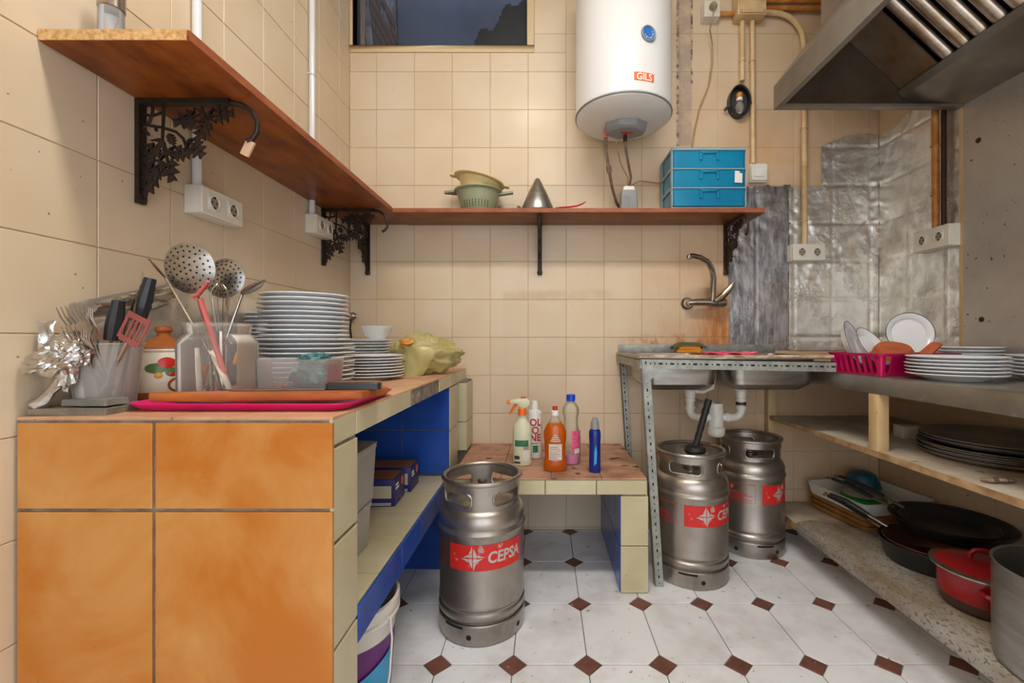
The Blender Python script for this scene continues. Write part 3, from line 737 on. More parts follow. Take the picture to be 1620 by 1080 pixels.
hpart('gutter', MB().prism([(1.497, 2.048), (1.512, 2.062), (1.527, 2.048), (1.575, 2.010), (HX1, 1.990), (HX1, 1.980), (1.565, 1.998), (1.512, 2.022)], HY1-.008, lambda a, b, c: (a, c, b), HY0+.008), M['hood'])
fa, fb = Vector((1.512, 0, 2.052)), Vector((1.200, 0, 2.345)); fd = (fb-fa).normalized(); fnm = Vector((-fd.z, 0, fd.x)) * -1
def slab(y0, y1, off, th, mb=None, w0=0.0, w1=1.0):
    mb = mb or MB(); L = (fb-fa).length; n = Vector((-fd.z, 0, fd.x))
    if n.z > 0: n = -n
    vs = []
    for k, o in ((w0, off), (w1, off), (w1, off-th), (w0, off-th)):
        p = fa+fd*L*k+n*o; vs += [(p.x, y0, p.z), (p.x, y1, p.z)]
    return mb.add(vs, [(0, 1, 3, 2), (2, 3, 5, 4), (4, 5, 7, 6), (6, 7, 1, 0), (0, 2, 4, 6), (1, 7, 5, 3)])
hpart('filter_backing', slab(HY0+.01, HY1-.01, -.035, .01), M['dark'])
hpart('blanking_plate', slab(1.695, HY1-.008, 0, .006), M['hoodpl'])
y = 1.655; k = 0
L = (fb-fa).length
while y > -.2:
    n = Vector((-fd.z, 0, fd.x)); n = -n if n.z > 0 else n
    mb = MB(); vs = []; seg = 7
    for kk in (0.02, 1.0):
        for q in range(seg+1):
            a = PI*q/seg; p = fa+fd*L*kk+n*(.020*math.sin(a)-.012); vs.append((p.x, y-.023*math.cos(a), p.z))
    fs = [(q, q+1, seg+1+q+1, seg+1+q) for q in range(seg)]+[tuple(range(seg+1)), tuple(range(seg+1, 2*seg+2))]
    hpart('baffle', mb.add(vs, fs), M['baffle']); k += 1
    y -= .0635 if k % 6 else .085

# ------------------------------------------------------------------ sink unit on slotted angle legs
TZ, WZ = .934, .868
sk = thing('sink_unit', 'double bowl steel sink on a rusty slotted angle frame', 'sink', (.75, 2.0, 0))
def spart(name, mb, m, **kw): mb.xf(Matrix.Translation(-sk.location)); return part(name, mb, m, sk, **kw)
SX0, SX1, SYF = .382, 1.150, 1.763
# bowls measured from the photograph
bowls = [(.585, 2.03, .165, .17), (.975, 2.03, .185, .17)]
top = MB(); z0, z1 = TZ-.012, TZ
def top_strip(x0, x1, y0, y1): top.box((x0, y0, z0), (x1, y1, z1))
top_strip(SX0, SX1, SYF, 1.86); top_strip(SX0, SX1, 2.20, D-.006); top_strip(SX0, .42, 1.86, 2.20); top_strip(.75, .79, 1.86, 2.20)
spart('sink_top', top, M['worktop'])
for cx, cy, hx, hy in bowls:
    spart('bowl', MB().rr([(TZ-.001, hx, hy, .05), (TZ-.06, hx-.004, hy-.004, .05), (TZ-.125, hx-.012, hy-.012, .05), (TZ-.150, hx-.045, hy-.045, .04)], 6, (cx, cy), cap0=False), M['steel'], solid=.0015)
spart('upstand', MB().box((SX0+.01, D-.012, TZ), (1.215, D-.0055, TZ+.040)), M['galv'], bevel=.002)
spart('rust_edge', MB().box((SX0-.003, SYF-.012, TZ-.006), (SX1, SYF+.004, TZ+.005)), M['rustedge'], label='rusted front edge of the sink top')
def angle(p0, p1, wa, wb, da, db, t=.003):
    """slotted angle from p0 to p1 with flanges along da and db"""
    P0, P1 = Vector(p0), Vector(p1); A, B = Vector(da), Vector(db); mb = MB()
    for (u, wu, v) in ((A, wa, B), (B, wb, A)):
        vs = [P+u*i*wu+v*j*t for P in (P0, P1) for i in (0, 1) for j in (0, 1)]
        mb.add(vs, [(0, 1, 3, 2), (4, 6, 7, 5), (0, 4, 5, 1), (2, 3, 7, 6), (0, 2, 6, 4), (1, 5, 7, 3)])
    return mb
def slots(p0, p1, nrm, side, off, n, r=.0035, lift=.0006):
    P0, P1 = Vector(p0), Vector(p1); d = (P1-P0).normalized(); N, S = Vector(nrm), Vector(side); mb = MB(); L = (P1-P0).length
    for k in range(n):
        c = P0+d*L*(k+.5)/n+S*off+N*lift; l = r*2.2 if k % 2 else r
        pts = [(-l, -r), (l, -r), (l, r), (-l, r)] if k % 2 else [(-r*1.1, 0), (0, -r*1.1), (r*1.1, 0), (0, r*1.1)]
        mb.add([c+d*x+S*y for x, y in pts], [(0, 1, 2, 3)])
    return mb
fr0, fr1 = (SX0+.002, SYF-.009, TZ-.008), (SX1+.01, SYF-.009, TZ-.022)
spart('front_rail', angle(fr0, fr1, .040, .030, (0, 0, -1), (0, 1, 0)), M['galv'])
spart('slot', slots(fr0, fr1, (0, -1, 0), (0, 0, -1), .020, 34), M['dark'])
sr0, sr1 = (SX0, SYF, TZ-.012), (SX0, D-.01, TZ-.012)
spart('side_rail', angle(sr0, sr1, .038, .030, (0, 0, -1), (1, 0, 0)), M['galv'])
lf0, lf1 = (.452, SYF+.028, .001), (SX0+.004, SYF-.012, TZ-.012)
spart('leg', angle(lf0, lf1, .034, .034, (1, 0, 0), (0, 1, 0)), M['galv'])
spart('slot', slots(lf0, lf1, (0, -1, 0), (1, 0, 0), .017, 34, .0028), M['dark'])
lb0, lb1 = (.455, D-.03, .001), (.395, D-.03, TZ-.012)
spart('leg', angle(lb0, lb1, .030, .025, (1, 0, 0), (0, 1, 0)), M['galv'])
spart('slot', slots(lb0, lb1, (0, -1, 0), (1, 0, 0), .015, 40, .003), M['dark'])
spart('gusset', MB().prism([(.40, TZ-.045), (.475, TZ-.045), (.40, TZ-.115)], SYF-.0095, lambda a, b, c: (a, c, b), SYF-.0125), M['galv'])
# drain
dr = thing('sink_drain', 'white plastic drain pipes and bottle trap under the two sink bowls', 'drain pipe', (.83, 2.03, .58))
def dpart(name, mb, m, **kw): mb.xf(Matrix.Translation(-dr.location)); return part(name, mb, m, dr, **kw)
yb = 2.03; zb = TZ-.150
xa, xb2, xc = .672, .905, .790
dpart('strainer', MB().lathe([(.02, 0), (.036, 0), (.036, -.008), (.024, -.018), (.022, -.05), (.02, -.05)], 20, (xa, yb, zb)), M['pvc'])
dpart('strainer', MB().lathe([(.02, 0), (.036, 0), (.036, -.008), (.024, -.018), (.022, -.05), (.02, -.05)], 20, (xb2, yb, zb)), M['pvc'])
def elbow(x, sgn):
    pts = [(x, yb, zb-.045), (x, yb, zb-.105)]+[(x+sgn*(.035-.035*math.cos(a)), yb, zb-.105-.035*math.sin(a)) for a in (.3, .6, .9, 1.2, PI/2)]+[(xc-sgn*.02, yb, zb-.140)]
    return MB().tube(pts, .0185, 14)
dpart('elbow_pipe', elbow(xa, 1), M['pvc']); dpart('elbow_pipe', elbow(xb2, -1), M['pvc'])
for x, m in ((xa, 'pvc'), (xb2, 'pvc')):
    for dz in (-.052, -.088):
        dpart('nut', MB().lathe([(.017, 0), (.0235, 0), (.0235, -.013), (.017, -.013)], 14, (x, yb, zb+dz)), M['pvc'])
dpart('gasket', MB().lathe([(.018, 0), (.0225, 0), (.0225, -.012), (.018, -.012)], 14, (xb2, yb, zb-.070)), M['rubber'], label='black rubber gasket')
for x in (xc-.050, xc+.050):
    dpart('nut', MB().tube([(x-.007, yb, zb-.140), (x+.007, yb, zb-.140)], .0235, 14), M['pvc'])
dpart('trap', MB().lathe([(0, -.075), (.030, -.075), (.032, -.10), (.034, -.18), (.040, -.185), (.040, -.215), (.032, -.225), (0, -.225)], 24, (xc, yb, zb)), M['pvc'])
dpart('waste_pipe', MB().tube([(xc-.02, yb, zb-.09), (xc-.025, yb+.14, zb-.10), (xc-.025, D-.002, zb-.10)], .02, 12), M['pvc'])
dpart('overflow_hose', MB().tube([(xa+.02, yb, zb-.022), (xa+.06, yb-.01, zb-.022), (xa+.095, yb-.02, zb-.002), (xa+.103, yb-.02, zb+.05), (xa+.103, yb-.02, zb+.13)], .0085, 8), M['pvc'])

# ------------------------------------------------------------------ right worktop with open shelves
WX, WY0 = 1.167, .45
wk = thing('worktop_unit', 'stainless worktop on cream timber posts with open shelves along the right wall', 'worktop unit', (1.45, 1.4, 0))
def wpart(name, mb, m, **kw): mb.xf(Matrix.Translation(-wk.location)); return part(name, mb, m, wk, **kw)
wpart('worktop', MB().box((WX, WY0, WZ-.060), (XR-.008, D-.010, WZ)), M['worktop'], bevel=.003)
wpart('middle_shelf', MB().box((WX+.004, WY0, .590), (XR-.002, 2.29, .608)), M['shelfw'])
wpart('shelf_edge', MB().box((WX, WY0, .588), (WX+.004, 2.29, .6085)).jitter(.0008, 9), M['edgew'])
wpart('bottom_shelf', MB().box((WX+.004, WY0, .128), (XR-.002, D-.008, .149)), M['shelfw'])
wpart('shelf_edge', MB().box((WX, WY0, .118), (WX+.004, D-.008, .1495)), M['edgew'])
wpart('post', MB().box((WX-.004, 1.545, .608), (WX+.040, 1.585, WZ-.060)), M['cwood'], bevel=.002)
wpart('post', MB().box((WX-.004, 2.288, .001), (WX+.040, 2.326, WZ-.060)), M['cwood'], bevel=.002)
wpart('post', MB().box((WX+.003, .50, .001), (WX+.044, .54, WZ-.060)), M['cwood'], bevel=.002)
wpart('beam', MB().box((XR-.05, WY0, WZ-.17), (XR-.002, D-.01, WZ-.061)), M['cwood'])
wpart('floor_batten', MB().box((1.40, WY0, .001), (1.44, D-.02, .128)), M['cwood'])
solo('granite_slab', 'worn grey brown granite slab lying on the bottom shelf under the pans', 'stone slab',
     MB().prism([(WX-.016, .46), (1.758, .46), (1.758, 1.86), (1.42, 1.94), (1.235, 2.035), (WX-.012, 2.01)], .172, h0=.1500).box((WX-.018, .46, .124), (WX-.001, 2.008, .1715)), M['granite'], bevel=.003)

# ------------------------------------------------------------------ fittings on the walls
def socket_box(label, c, face, w, h, dep, group='double wall sockets', n=2):
    """surface box; local x right, y up, z out of the wall"""
    t = thing('wall_socket', label, 'socket', (0, 0, 0), 0, group)
    t.matrix_world = Matrix.Translation(c) @ FACE[face].to_4x4()
    part('back_box', MB().rr([(.0005, w/2, h/2, .004), (dep*.62, w/2, h/2, .004)], 3), M['ivory'], t)
    pl = part('cover_plate', MB().rr([(dep*.62, w/2-.0015, h/2-.0015, .004), (dep-.002, w/2-.0015, h/2-.0015, .004), (dep, w/2-.004, h/2-.004, .004)], 3), M['ivory'], t)
    for k in range(n):
        x = ((k+.5)/n-.5)*w*.92
        f = part('socket_frame', MB().rr([(dep, .023, .023, .002), (dep+.0012, .0225, .0225, .002)], 2, (x, 0)), M['ivory'], t)
        part('socket_ring', MB().lathe([(.0215, dep+.001), (.0205, dep+.005), (.0185, dep+.005), (.0175, dep+.0016)], 24, (x, 0, 0)), M['ivory'], t)
        part('socket_well', MB().lathe([(.018, dep+.0016), (0, dep+.0016)], 20, (x, 0, 0)), M['ivory2'], t)  # flat disc, its recess shade put in by the darker colour
        part('contact', MB().lathe([(0, dep+.002), (.0032, dep+.002)], 8, (x-.0085, 0, 0)).lathe([(0, dep+.002), (.0032, dep+.002)], 8, (x+.0085, 0, 0))
             .box((x-.003, .0125, dep+.001), (x+.003, .0175, dep+.004)).box((x-.003, -.0175, dep+.001), (x+.003, -.0125, dep+.004)), M['dark'], t)
    return t
def wallpt(px, py, side):
    X = XL if side == 'L' else XR; s = (px-860)/X; return Vector((X, FPX/s, 1-(py-537)/s))
# left wall sockets: the front faces stand off the wall
socket_box('ivory double socket under the left shelf beside the leaf bracket', Vector((XL+.001, 1.345, 1.402)), '+x', .175, .082, .050)
socket_box('ivory double socket on the left wall close to the corner', Vector((XL+.001, 1.975, 1.500)), '+x', .160, .082, .050)
socket_box('ivory double socket on the foil lining beside the shelf end', Vector(((1270-860)/300, D-.004, 1+(537-402)/300)), '-y', .170, .088, .055)
socket_box('greasy ivory double socket under the brown pipe in the corner', Vector((XR-.004, 1.955, 1.445)), '-x', .185, .095, .055)
so = socket_box('single ivory socket with a plug beside the junction box', Vector((.868, D-.001, 2.705)), '-y', .085, .085, .055, 'single socket', 1)
def sw():
    t = thing('light_switch', 'ivory light switch beside the blue drawer box', 'switch'); t.matrix_world = Matrix.Translation((1.118, D-.001, 1.867)) @ FACE['-y'].to_4x4()
    part('back_box', MB().rr([(.0005, .043, .048, .004), (.030, .043, .048, .004)], 3), M['ivory'], t)
    part('cover_plate', MB().rr([(.030, .042, .042, .004), (.040, .040, .040, .004)], 3), M['ivory'], t)
    part('rocker', MB().rr([(.040, .024, .024, .002), (.044, .023, .022, .002)], 3), M['whitep'], t)
sw()
# plug in the single socket with its flex
pg = thing('power_plug', 'grubby pale plug with a long yellowed flex', 'plug', (.868, D-.057, 2.705))
part('plug_body', MB().lathe([(0, .03), (.012, .03), (.0185, .02), (.0195, .002), (0, .002)], 16).xf(Matrix.Rotation(PI/2, 4, 'X')), M['ivory2'], pg)
cpts = [Vector((.868, D-.085, 2.705)), Vector((.869, D-.088, 2.685)), at(1123, 47, 2.25), at(1127, 70, 2.30), at(1127, 100, 2.322), at(1121, 135, 2.323), at(1107, 170, 2.323), at(1099, 205, 2.323), at(1094, 238, 2.323), at(1090, 262, 2.323), at(1082, 285, 2.321), at(1062, 291, 2.318), at(1035, 289, 2.31), at(1012, 286, 2.27), Vector((.425, 2.222, 1.765))]
part('flex', MB().tube([p-pg.location for p in cpts], .004, 6), M['cable'], pg)

jb = thing('junction_box', 'cream painted junction box feeding the wall conduits', 'junction box', (1.067, D, 2.66))
part('box', MB().box((-.075, -.075, 0), (.072, -.001, .30)), M['conduit'], jb, bevel=.004)
part('lid', MB().box((-.068, -.082, .006), (.066, -.0755, .294)), M['conduit'], jb, bevel=.002)
for x in (-.058, .056): part('screw', MB().lathe([(0, 0), (.004, 0), (.003, .002), (0, .002)], 8).xf(Matrix.Translation((x, -.082, .016)) @ Matrix.Rotation(PI/2, 4, 'X')), M['rusty'], jb)
def conduit(label, pts, r, m, clips=(), face='-y', group='surface conduits'):
    t = thing('conduit', label, 'conduit', pts[0], 0, group)
    part('pipe', MB().tube([Vector(p)-Vector(pts[0]) for p in pts], r, 12), m, t)
    for c in clips:
        q = Vector(c)-Vector(pts[0])
        d = {'-y': Vector((0, 1, 0)), '+x': Vector((-1, 0, 0)), '-x': Vector((1, 0, 0))}[face]; s = {'-y': Vector((1, 0, 0)), '+x': Vector((0, 1, 0)), '-x': Vector((0, 1, 0))}[face]
        part('clip', MB().tube([q+s*(r+.002)*math.cos(a)-d*(r+.002)*math.sin(a) for a in [PI*k/8 for k in range(9)]]+[q-s*(r+.002)+d*r], .0028, 6), m, t)
    return t
yc = D-.0265
conduit('cream conduit dropping from the junction box to the round lamp', [(1.036, yc, 2.658), (1.036, yc, 2.348)], .013, M['conduit'], [(1.036, yc, 2.45)])
conduit('cream conduit dropping from the junction box to the light switch', [(1.088, yc, 2.658), (1.090, yc, 2.30), (1.092, yc, 1.917)], .012, M['conduit'], [(1.090, yc, 2.45)])
conduit('curved cream conduit running down to the double socket on the foil', [(1.141, yc, 2.705), (1.20, yc, 2.702)]+[(1.20+.155*math.sin(a), yc, 2.547+.155*math.cos(a)) for a in (.25, .5, .75, 1.0, 1.25, PI/2)]+[(1.358, yc, 2.2), (1.360, yc, 1.8), (1.362, yc, 1.496)], .0135, M['conduit'],
        [(1.359, yc, 2.10), (1.360, yc, 1.9), (1.361, yc, 1.62)])
conduit('upper rusty horizontal conduit leading behind the hood', [(1.140, yc, 2.725+.0), (1.50, yc, 2.727)], .0135, M['rusty'])
conduit('lower rusty horizontal conduit leading behind the hood', [(1.140, yc, 2.765), (1.50, yc, 2.765)], .0135, M['rusty'])
conduit('short rusty conduit between single socket and junction box', [(.912, yc, 2.697), (.991, yc, 2.697)], .012, M['rusty'])
conduit('white conduit passing behind the left shelf to its socket', [(XL+.016, 1.286, 2.98), (XL+.016, 1.286, 1.446)], .0125, M['white_enamel'], [(XL+.016, 1.286, 1.72)], '+x')
conduit('white conduit in the far part of the left wall', [(XL+.016, 1.925, 2.98), (XL+.016, 1.925, 1.543)], .0125, M['white_enamel'], [(XL+.016, 1.925, 2.15)], '+x')
conduit('rusty brown conduit on the foil lined right wall', [(XR-.028, 1.965, 2.16), (XR-.028, 1.962, 1.495)], .0145, M['rusty'], [(XR-.028, 1.965, 1.86), (XR-.028, 1.963, 1.64)], '-x')
conduit('dark thin conduit beside the rusty brown one', [(XR-.026, 1.925, 2.16), (XR-.026, 1.925, 1.495)], .010, M['ironb'], [], '-x')

# bulkhead lamp without its cover
lp = thing('bulkhead_lamp', 'oval black bulkhead lamp with bare bulb and no cover', 'wall lamp', (1.020, D-.001, 2.24))
def oval(levels, n=28):
    mb = MB(); return mb.lathe(levels, n, (0, 0, 0), .70, 1.0).xf(Matrix.Rotation(PI/2, 4, 'X'))
lp.scale = (.84, .9, .86)
part('housing', oval([(0, 0), (.094, 0), (.096, .045), (.091, .050), (.084, .045), (.082, .012), (0, .012)]), M['blackp'], lp)
part('reflector', oval([(.080, .013), (.03, .014), (0, .014)]), M['ink'], lp)
part('lamp_holder', MB().lathe([(0, .0), (.020, .0), (.021, .022), (.016, .030), (0, .030)], 14, (0, -.030, .020)), M['brass'], lp)
part('collar', MB().lathe([(0, 0), (.019, 0), (.019, -.018), (0, -.018)], 14, (0, -.030, .019)), M['whitep'], lp)
part('bulb', MB().sphere((0, -.032, -.040), .026, .022, .038), M['bulb'], lp)
part('hinge_lug', MB().tube([(-.063, -.03, -.040), (-.086, -.03, -.046)], .007, 8).tube([(-.084, -.042, -.046), (-.084, -.02, -.046)], .009, 8).tube([(.064, -.03, -.01), (.075, -.03, -.01)], .009, 8), M['blackp'], lp)

# ------------------------------------------------------------------ water heater
HC = Vector((.374, 2.085, 2.048)); HR = .222
wh = thing('water_heater', 'white cylindrical electric water heater with blue dial hanging on the back wall', 'water heater', HC)
part('tank', MB().lathe([(HR-.006, -.004), (HR, .004), (HR, .66), (HR-.02, .70), (0, .74)], 72), M['white_enamel'], wh)
part('end_cap', MB().lathe([(HR-.004, -.001), (HR-.003, -.010), (HR-.020, -.024), (HR-.060, -.040), (HR-.12, -.050), (0, -.054)], 72), M['heaterb'], wh)
part('seam', MB().tube([(HR*math.cos(2*PI*k/64), HR*math.sin(2*PI*k/64), -.003) for k in range(64)], .0035, 6, closed=True), M['hgrey'], wh)
part('wall_bracket', MB().box((-.18, .17, .40), (.18, D-HC.y-.001, .46)), M['hgrey'], wh)
oc = [(.104*math.cos(PI/8+PI/4*k), .080*math.sin(PI/8+PI/4*k)) for k in range(8)]
cv0 = MB(); n = 8
cv0.add([(x, y, -.046) for x, y in oc]+[(x*.96, y*.96, -.076) for x, y in oc]+[(x*.80, y*.78, -.088) for x, y in oc], [(k, (k+1) % n, n+(k+1) % n, n+k) for k in range(n)]+[(n+k, n+(k+1) % n, 2*n+(k+1) % n, 2*n+k) for k in range(n)]+[tuple(range(2*n, 3*n))])
cv0.xf(Matrix.Translation((.008, -.02, 0)))
cov = part('thermostat_cover', cv0, M['hgrey'], wh, bevel=.003, label='grey octagonal thermostat cover')
part('badge', MB().prism([(-.032, -.010), (.032, -.010), (.022, .010), (-.022, .010)], -.0895, h0=-.087).xf(Matrix.Translation((.012, -.03, 0))), M['inkred'], cov)
rf = lambda y: HR
a0 = math.asin((1012-987)/76)*HR*.95
def hwrap(mb, off, x0, z0): return wrap_mesh(mb.xf(Matrix.Translation((x0, z0, 0))), rf, off)
dl = part('dial', MB().lathe([(0, .003), (.026, .003), (.028, .008), (.031, .010), (.034, .007), (.035, 0)], 32).xf(Matrix.Rotation(a0/HR, 4, 'Z') @ Matrix.Translation((0, -HR, .246)) @ Matrix.Rotation(PI/2, 4, 'X')), M['hgrey'], wh)
R0 = Matrix.Rotation(a0/HR, 4, 'Z') @ Matrix.Translation((0, -HR, .246)) @ Matrix.Rotation(PI/2, 4, 'X')
part('dial_face', MB().lathe([(.027, .0045), (0, .0045)], 28).xf(R0), M['dial'], dl)
part('needle', MB().add([(-.0022, -.013, .0055), (.0022, -.013, .0055), (.001, .014, .0055), (-.001, .014, .0055)], [(0, 1, 2, 3)]).xf(R0), M['inkred'], dl)
mk = MB()
for a in (210, 240, 270, 300, 330, 0, 30): 
    c, s_ = math.cos(math.radians(a)), math.sin(math.radians(a)); mk.lathe([(0, .005), (.0022 if a % 60 else .0032, .005)], 8, (.019*c, .019*s_, 0))
part('dial_mark', mk.xf(R0), M['whiteink'], dl)
b0 = math.asin((1006-987)/77)*HR*.95
part('logo_plate', hwrap(rect_mb(-.046, .046, -.018, .018, 10), .0008, b0, .062), M['orangep'], wh)
part('lettering', hwrap(text_mb('GILS', .040, .012, .0006, 0, 'CENTER', .92).xf(Matrix.Translation((0, -.0135, 0))), .0016, b0, .062), M['whiteink'], wh)
# hoses under the heater
hs = thing('water_hose', 'braided hose with a joint hanging from the heater behind the shelf', 'hose', at(958, 212, 2.10), 0, 'heater hoses')
def rel(t, pts): return [Vector(p)-t.location for p in pts]
part('hose', MB().tube(rel(hs, [at(958, 206, 2.10), at(959, 240, 2.12), at(963, 265, 2.15), at(968, 295, 2.20), at(975, 320, 2.26), at(982, 331, 2.29), at(984, 334, 2.31)]), .0075, 8), M['hose'], hs)
part('joint', MB().tube(rel(hs, [at(962.5, 262, 2.15), at(964.5, 273, 2.16)]), .013, 8), M['hose'], hs)
part('nut', MB().tube(rel(hs, [at(958, 204, 2.10), at(958.3, 218, 2.105)]), .012, 8), M['pinkspat'], hs)
hs2 = thing('water_hose', 'plain hose running from the heater to the grey perforated box', 'hose', at(989, 218, 2.08), 0, 'heater hoses')
part('hose', MB().tube(rel(hs2, [at(989, 212, 2.08), at(990, 235, 2.09), at(994, 258, 2.13), at(998, 280, 2.185), Vector((.428, 2.212, 1.763))]), .0065, 8), M['hose'], hs2)
part('nut', MB().tube(rel(hs2, [at(989, 212, 2.08), at(989, 224, 2.085)]), .0095, 8), M['ironb'], hs2)
solo('cable', 'thin pale cable looping down from the heater to the shelf', 'cable', MB().tube([at(974, 206, 2.10), at(976, 235, 2.14), at(983, 262, 2.20), at(993, 280, 2.22), Vector((.422, 2.218, 1.763))], .0028, 6), M['cable'])

# ------------------------------------------------------------------ things on the back shelf
SZT = SZ1-.004
cl = thing('colander', 'sage green plastic colander with handle on the back shelf', 'colander', (-.325, 2.205, SZT)); cl.scale = (1.02, .98, 1.16)
RB = .112
part('bowl', MB().lathe([(0, .002), (.074, .002), (.080, .010), (.094, .060), (.105, .088), (.118, .093), (.118, .097), (.102, .094), (.090, .062), (.076, .012), (0, .008)], 40), M['green1'], cl)
part('handle', MB().box((.106, -.014, .072), (.188, .014, .083)).xf(Matrix.Rotation(-.12, 4, 'Y')).xf(Matrix.Translation((-.007, 0, -.006))), M['green1'], cl, bevel=.003)
part('rest_tab', MB().prism([(-.112, -.03), (-.165, -.012), (-.168, .012), (-.112, .03)], .097, h0=.089), M['green1'], cl)
sl_ = MB()
for k in range(9):
    a = -PI/2+(k-4)*.16
    for z in (.018, .028, .038):
        r_ = .0825+z*.27+.0006; sl_.box((-.0012, -.0006, -.0035), (.0012, .0006, .0035)); sl_.xf(Matrix.Translation((r_*math.cos(a), r_*math.sin(a), z)) @ Matrix.Rotation(a+PI/2, 4, 'Z'), len(sl_.v)-8)
part('slot', sl_, M['dark'], cl)
ys = thing('strainer', 'pale yellow plastic strainer tilted inside the green colander', 'strainer', (-.330, 2.205, SZT+.112))
ys.rotation_euler = (.0, .21, 0)
part('bowl', MB().lathe([(0, -.030), (.060, -.030), (.085, .010), (.100, .050), (.126, .052), (.128, .056), (.098, .057), (.080, .012), (.058, -.024), (0, -.024)], 40), M['yellow1'], ys)
part('rest_tab', MB().box((-.150, -.02, .050), (-.124, .02, .057)).box((.124, -.02, .050), (.150, .02, .057)), M['yellow1'], ys, bevel=.002)
# the strainer's rim keeps it above the shelf: its bowl sits inside the colander
fu = thing('metal_cone', 'dull steel cone standing point up on the back shelf', 'funnel', (-.030, 2.185, SZT))
part('cone', MB().lathe([(.078, .002), (.086, .002), (.086, .005), (.050, .090), (.012, .166), (.008, .170), (0, .170)], 40), M['alu'], fu)
part('rim', MB().tube([(.086*math.cos(2*PI*k/40), .086*math.sin(2*PI*k/40), .003) for k in range(40)], .0025, 6, closed=True), M['alu'], fu)
part('groove', MB().tube([(.0705*math.cos(2*PI*k/40), .0705*math.sin(2*PI*k/40), .038) for k in range(40)], .0012, 6, closed=True), M['tray'], fu)
solo('red_spatula', 'slim red plastic spatula lying beside the metal cone', 'spatula', MB().tube([(0, 0, .005), (.03, .0, .007), (.07, 0, .009), (.10, 0, .013), (.13, 0, .024), (.145, 0, .034)], [.003, .005, .006, .006, .0055, .003], 8, flat=.7), M['red1'], (.056, 2.116, SZT+.001))
bt = solo('glass_bowl', 'small frosted bowl behind the green colander handle', 'bowl', MB().lathe([(0, .002), (.03, .002), (.052, .03), (.060, .05), (.058, .05), (.05, .031), (.028, .006), (0, .006)], 28), M['clear2'], (-.175, 2.262, SZT))
gb = thing('perforated_box', 'slim grey perforated box with white top under the heater', 'device', (.425, 2.215, SZT))
part('body', MB().rr([(.001, .043, .030, .008), (.10, .040, .028, .008), (.118, .036, .026, .008)], 4), M['hgrey'], gb)
part('top_cap', MB().rr([(.118, .032, .022, .008), (.138, .026, .018, .008)], 4), M['whitep'], gb)
gr = MB()
for i in range(5):
    for j in range(8): gr.box((-.030+i*.007, -.0302, .012+j*.010), (-.0275+i*.007, -.029, .0145+j*.010))
part('grille', gr, M['ink'], gb)
# blue three drawer box
db = thing('drawer_box', 'blue translucent three drawer box on the end of the back shelf', 'drawer box', (.7875, 2.208, SZT))
W2, D2, H2 = .178, .107, .288
part('frame', MB().box((-W2, -D2+.012, .001), (W2, D2, .010)).box((-W2, -D2+.004, H2-.010), (W2, D2, H2)).box((-W2, D2-.006, .010), (W2, D2, H2-.010))
     .box((-W2, -D2+.006, .010), (-W2+.006, -D2+.030, H2-.010)).box((-W2, D2-.030, .010), (-W2+.006, D2-.006, H2-.010)).box((W2-.006, -D2+.006, .010), (W2, D2, H2-.010))
     .box((-W2, -D2+.03, .094), (-W2+.006, D2-.03, .108)).box((-W2, -D2+.03, .186), (-W2+.006, D2-.03, .200)), M['bluefr'], db)
for k in range(3):
    z0, z1 = .012+k*.0905, .012+k*.0905+.0845
    dw = part('drawer', MB().rr([(z0, W2-.008, D2-.010, .012), (z1, W2-.006, D2-.008, .012)], 4, (0, -.006), cap1=False), M['bluedr'], db, solid=.002)
    part('lip', MB().box((-W2+.004, -D2-.004, z1-.003), (W2-.006, -D2+.004, z1+.002)), M['bluefr'], dw)
    zc = z1-.006 if k == 2 else z1-.022
    part('handle', MB().box((-.046, -D2-.006, z0+.036), (-.034, -D2+.002, z0+.074)).box((.034, -D2-.006, z0+.036), (.046, -D2+.002, z0+.074)).box((-.046, -D2-.006, z0+.066), (.046, -D2+.002, z0+.078)), M['bluedr'], dw, bevel=.002)
part('sticker', MB().prism([(-.018, -.028), (.018, -.030), (.019, .014), (.006, .018), (.006, .026), (-.016, .028)], -.001, lambda a, b, c: (a+.135, c-D2-.0045, b+.148)), M['whitep'], db, label='torn white sticker')
# glass on the left shelf
gl = thing('drinking_glass', 'small clear glass jar with metal lid on the left wall shelf', 'glass', (-.962, .985, SZ1))
part('glass_body', MB().lathe([(0, .001), (.022, .001), (.023, .010), (.0225, .112), (.0205, .112), (.0210, .012), (0, .012)], 24), M['glass'], gl)
part('contents', MB().lathe([(0, .013), (.007, .013), (.007, .070), (.013, .082), (.018, .086), (0, .088)], 16), M['whitep'], gl)
part('metal_lid', MB().lathe([(0, .112), (.0225, .104), (.0240, .105), (.0240, .140), (.012, .150), (0, .152)], 24), M['chrome'], gl)

# ------------------------------------------------------------------ tap
tp = thing('wall_tap', 'worn chrome swan neck mixer tap on the wall above the sink', 'tap', (.755, D, 1.190))
part('escutcheon', MB().lathe([(0, 0.0005), (.033, .0005), (.032, .010), (.022, .022), (0, .024)], 24).xf(Matrix.Rotation(PI/2, 4, 'X')), M['chrome'], tp)
part('inlet', MB().tube([(0, -.005, 0), (0, -.055, 0)], .016, 14), M['chrome'], tp)
part('body', MB().tube([(-.01, -.055, 0), (.03, -.055, .003), (.08, -.055, .004), (.13, -.055, 0), (.17, -.055, 0), (.185, -.055, 0)], [.013, .0175, .019, .024, .024, .016], 16), M['chrome'], tp)
part('spout', MB().tube([(.110, -.060, .01), (.110, -.070, .06), (.108, -.085, .12), (.092, -.105, .165), (.060, -.13, .198), (.015, -.155, .214), (-.030, -.175, .219), (-.045, -.18, .214)], [.0165, .0155, .015, .0145, .014, .0135, .0125, .013], 14), M['chrome'], tp)
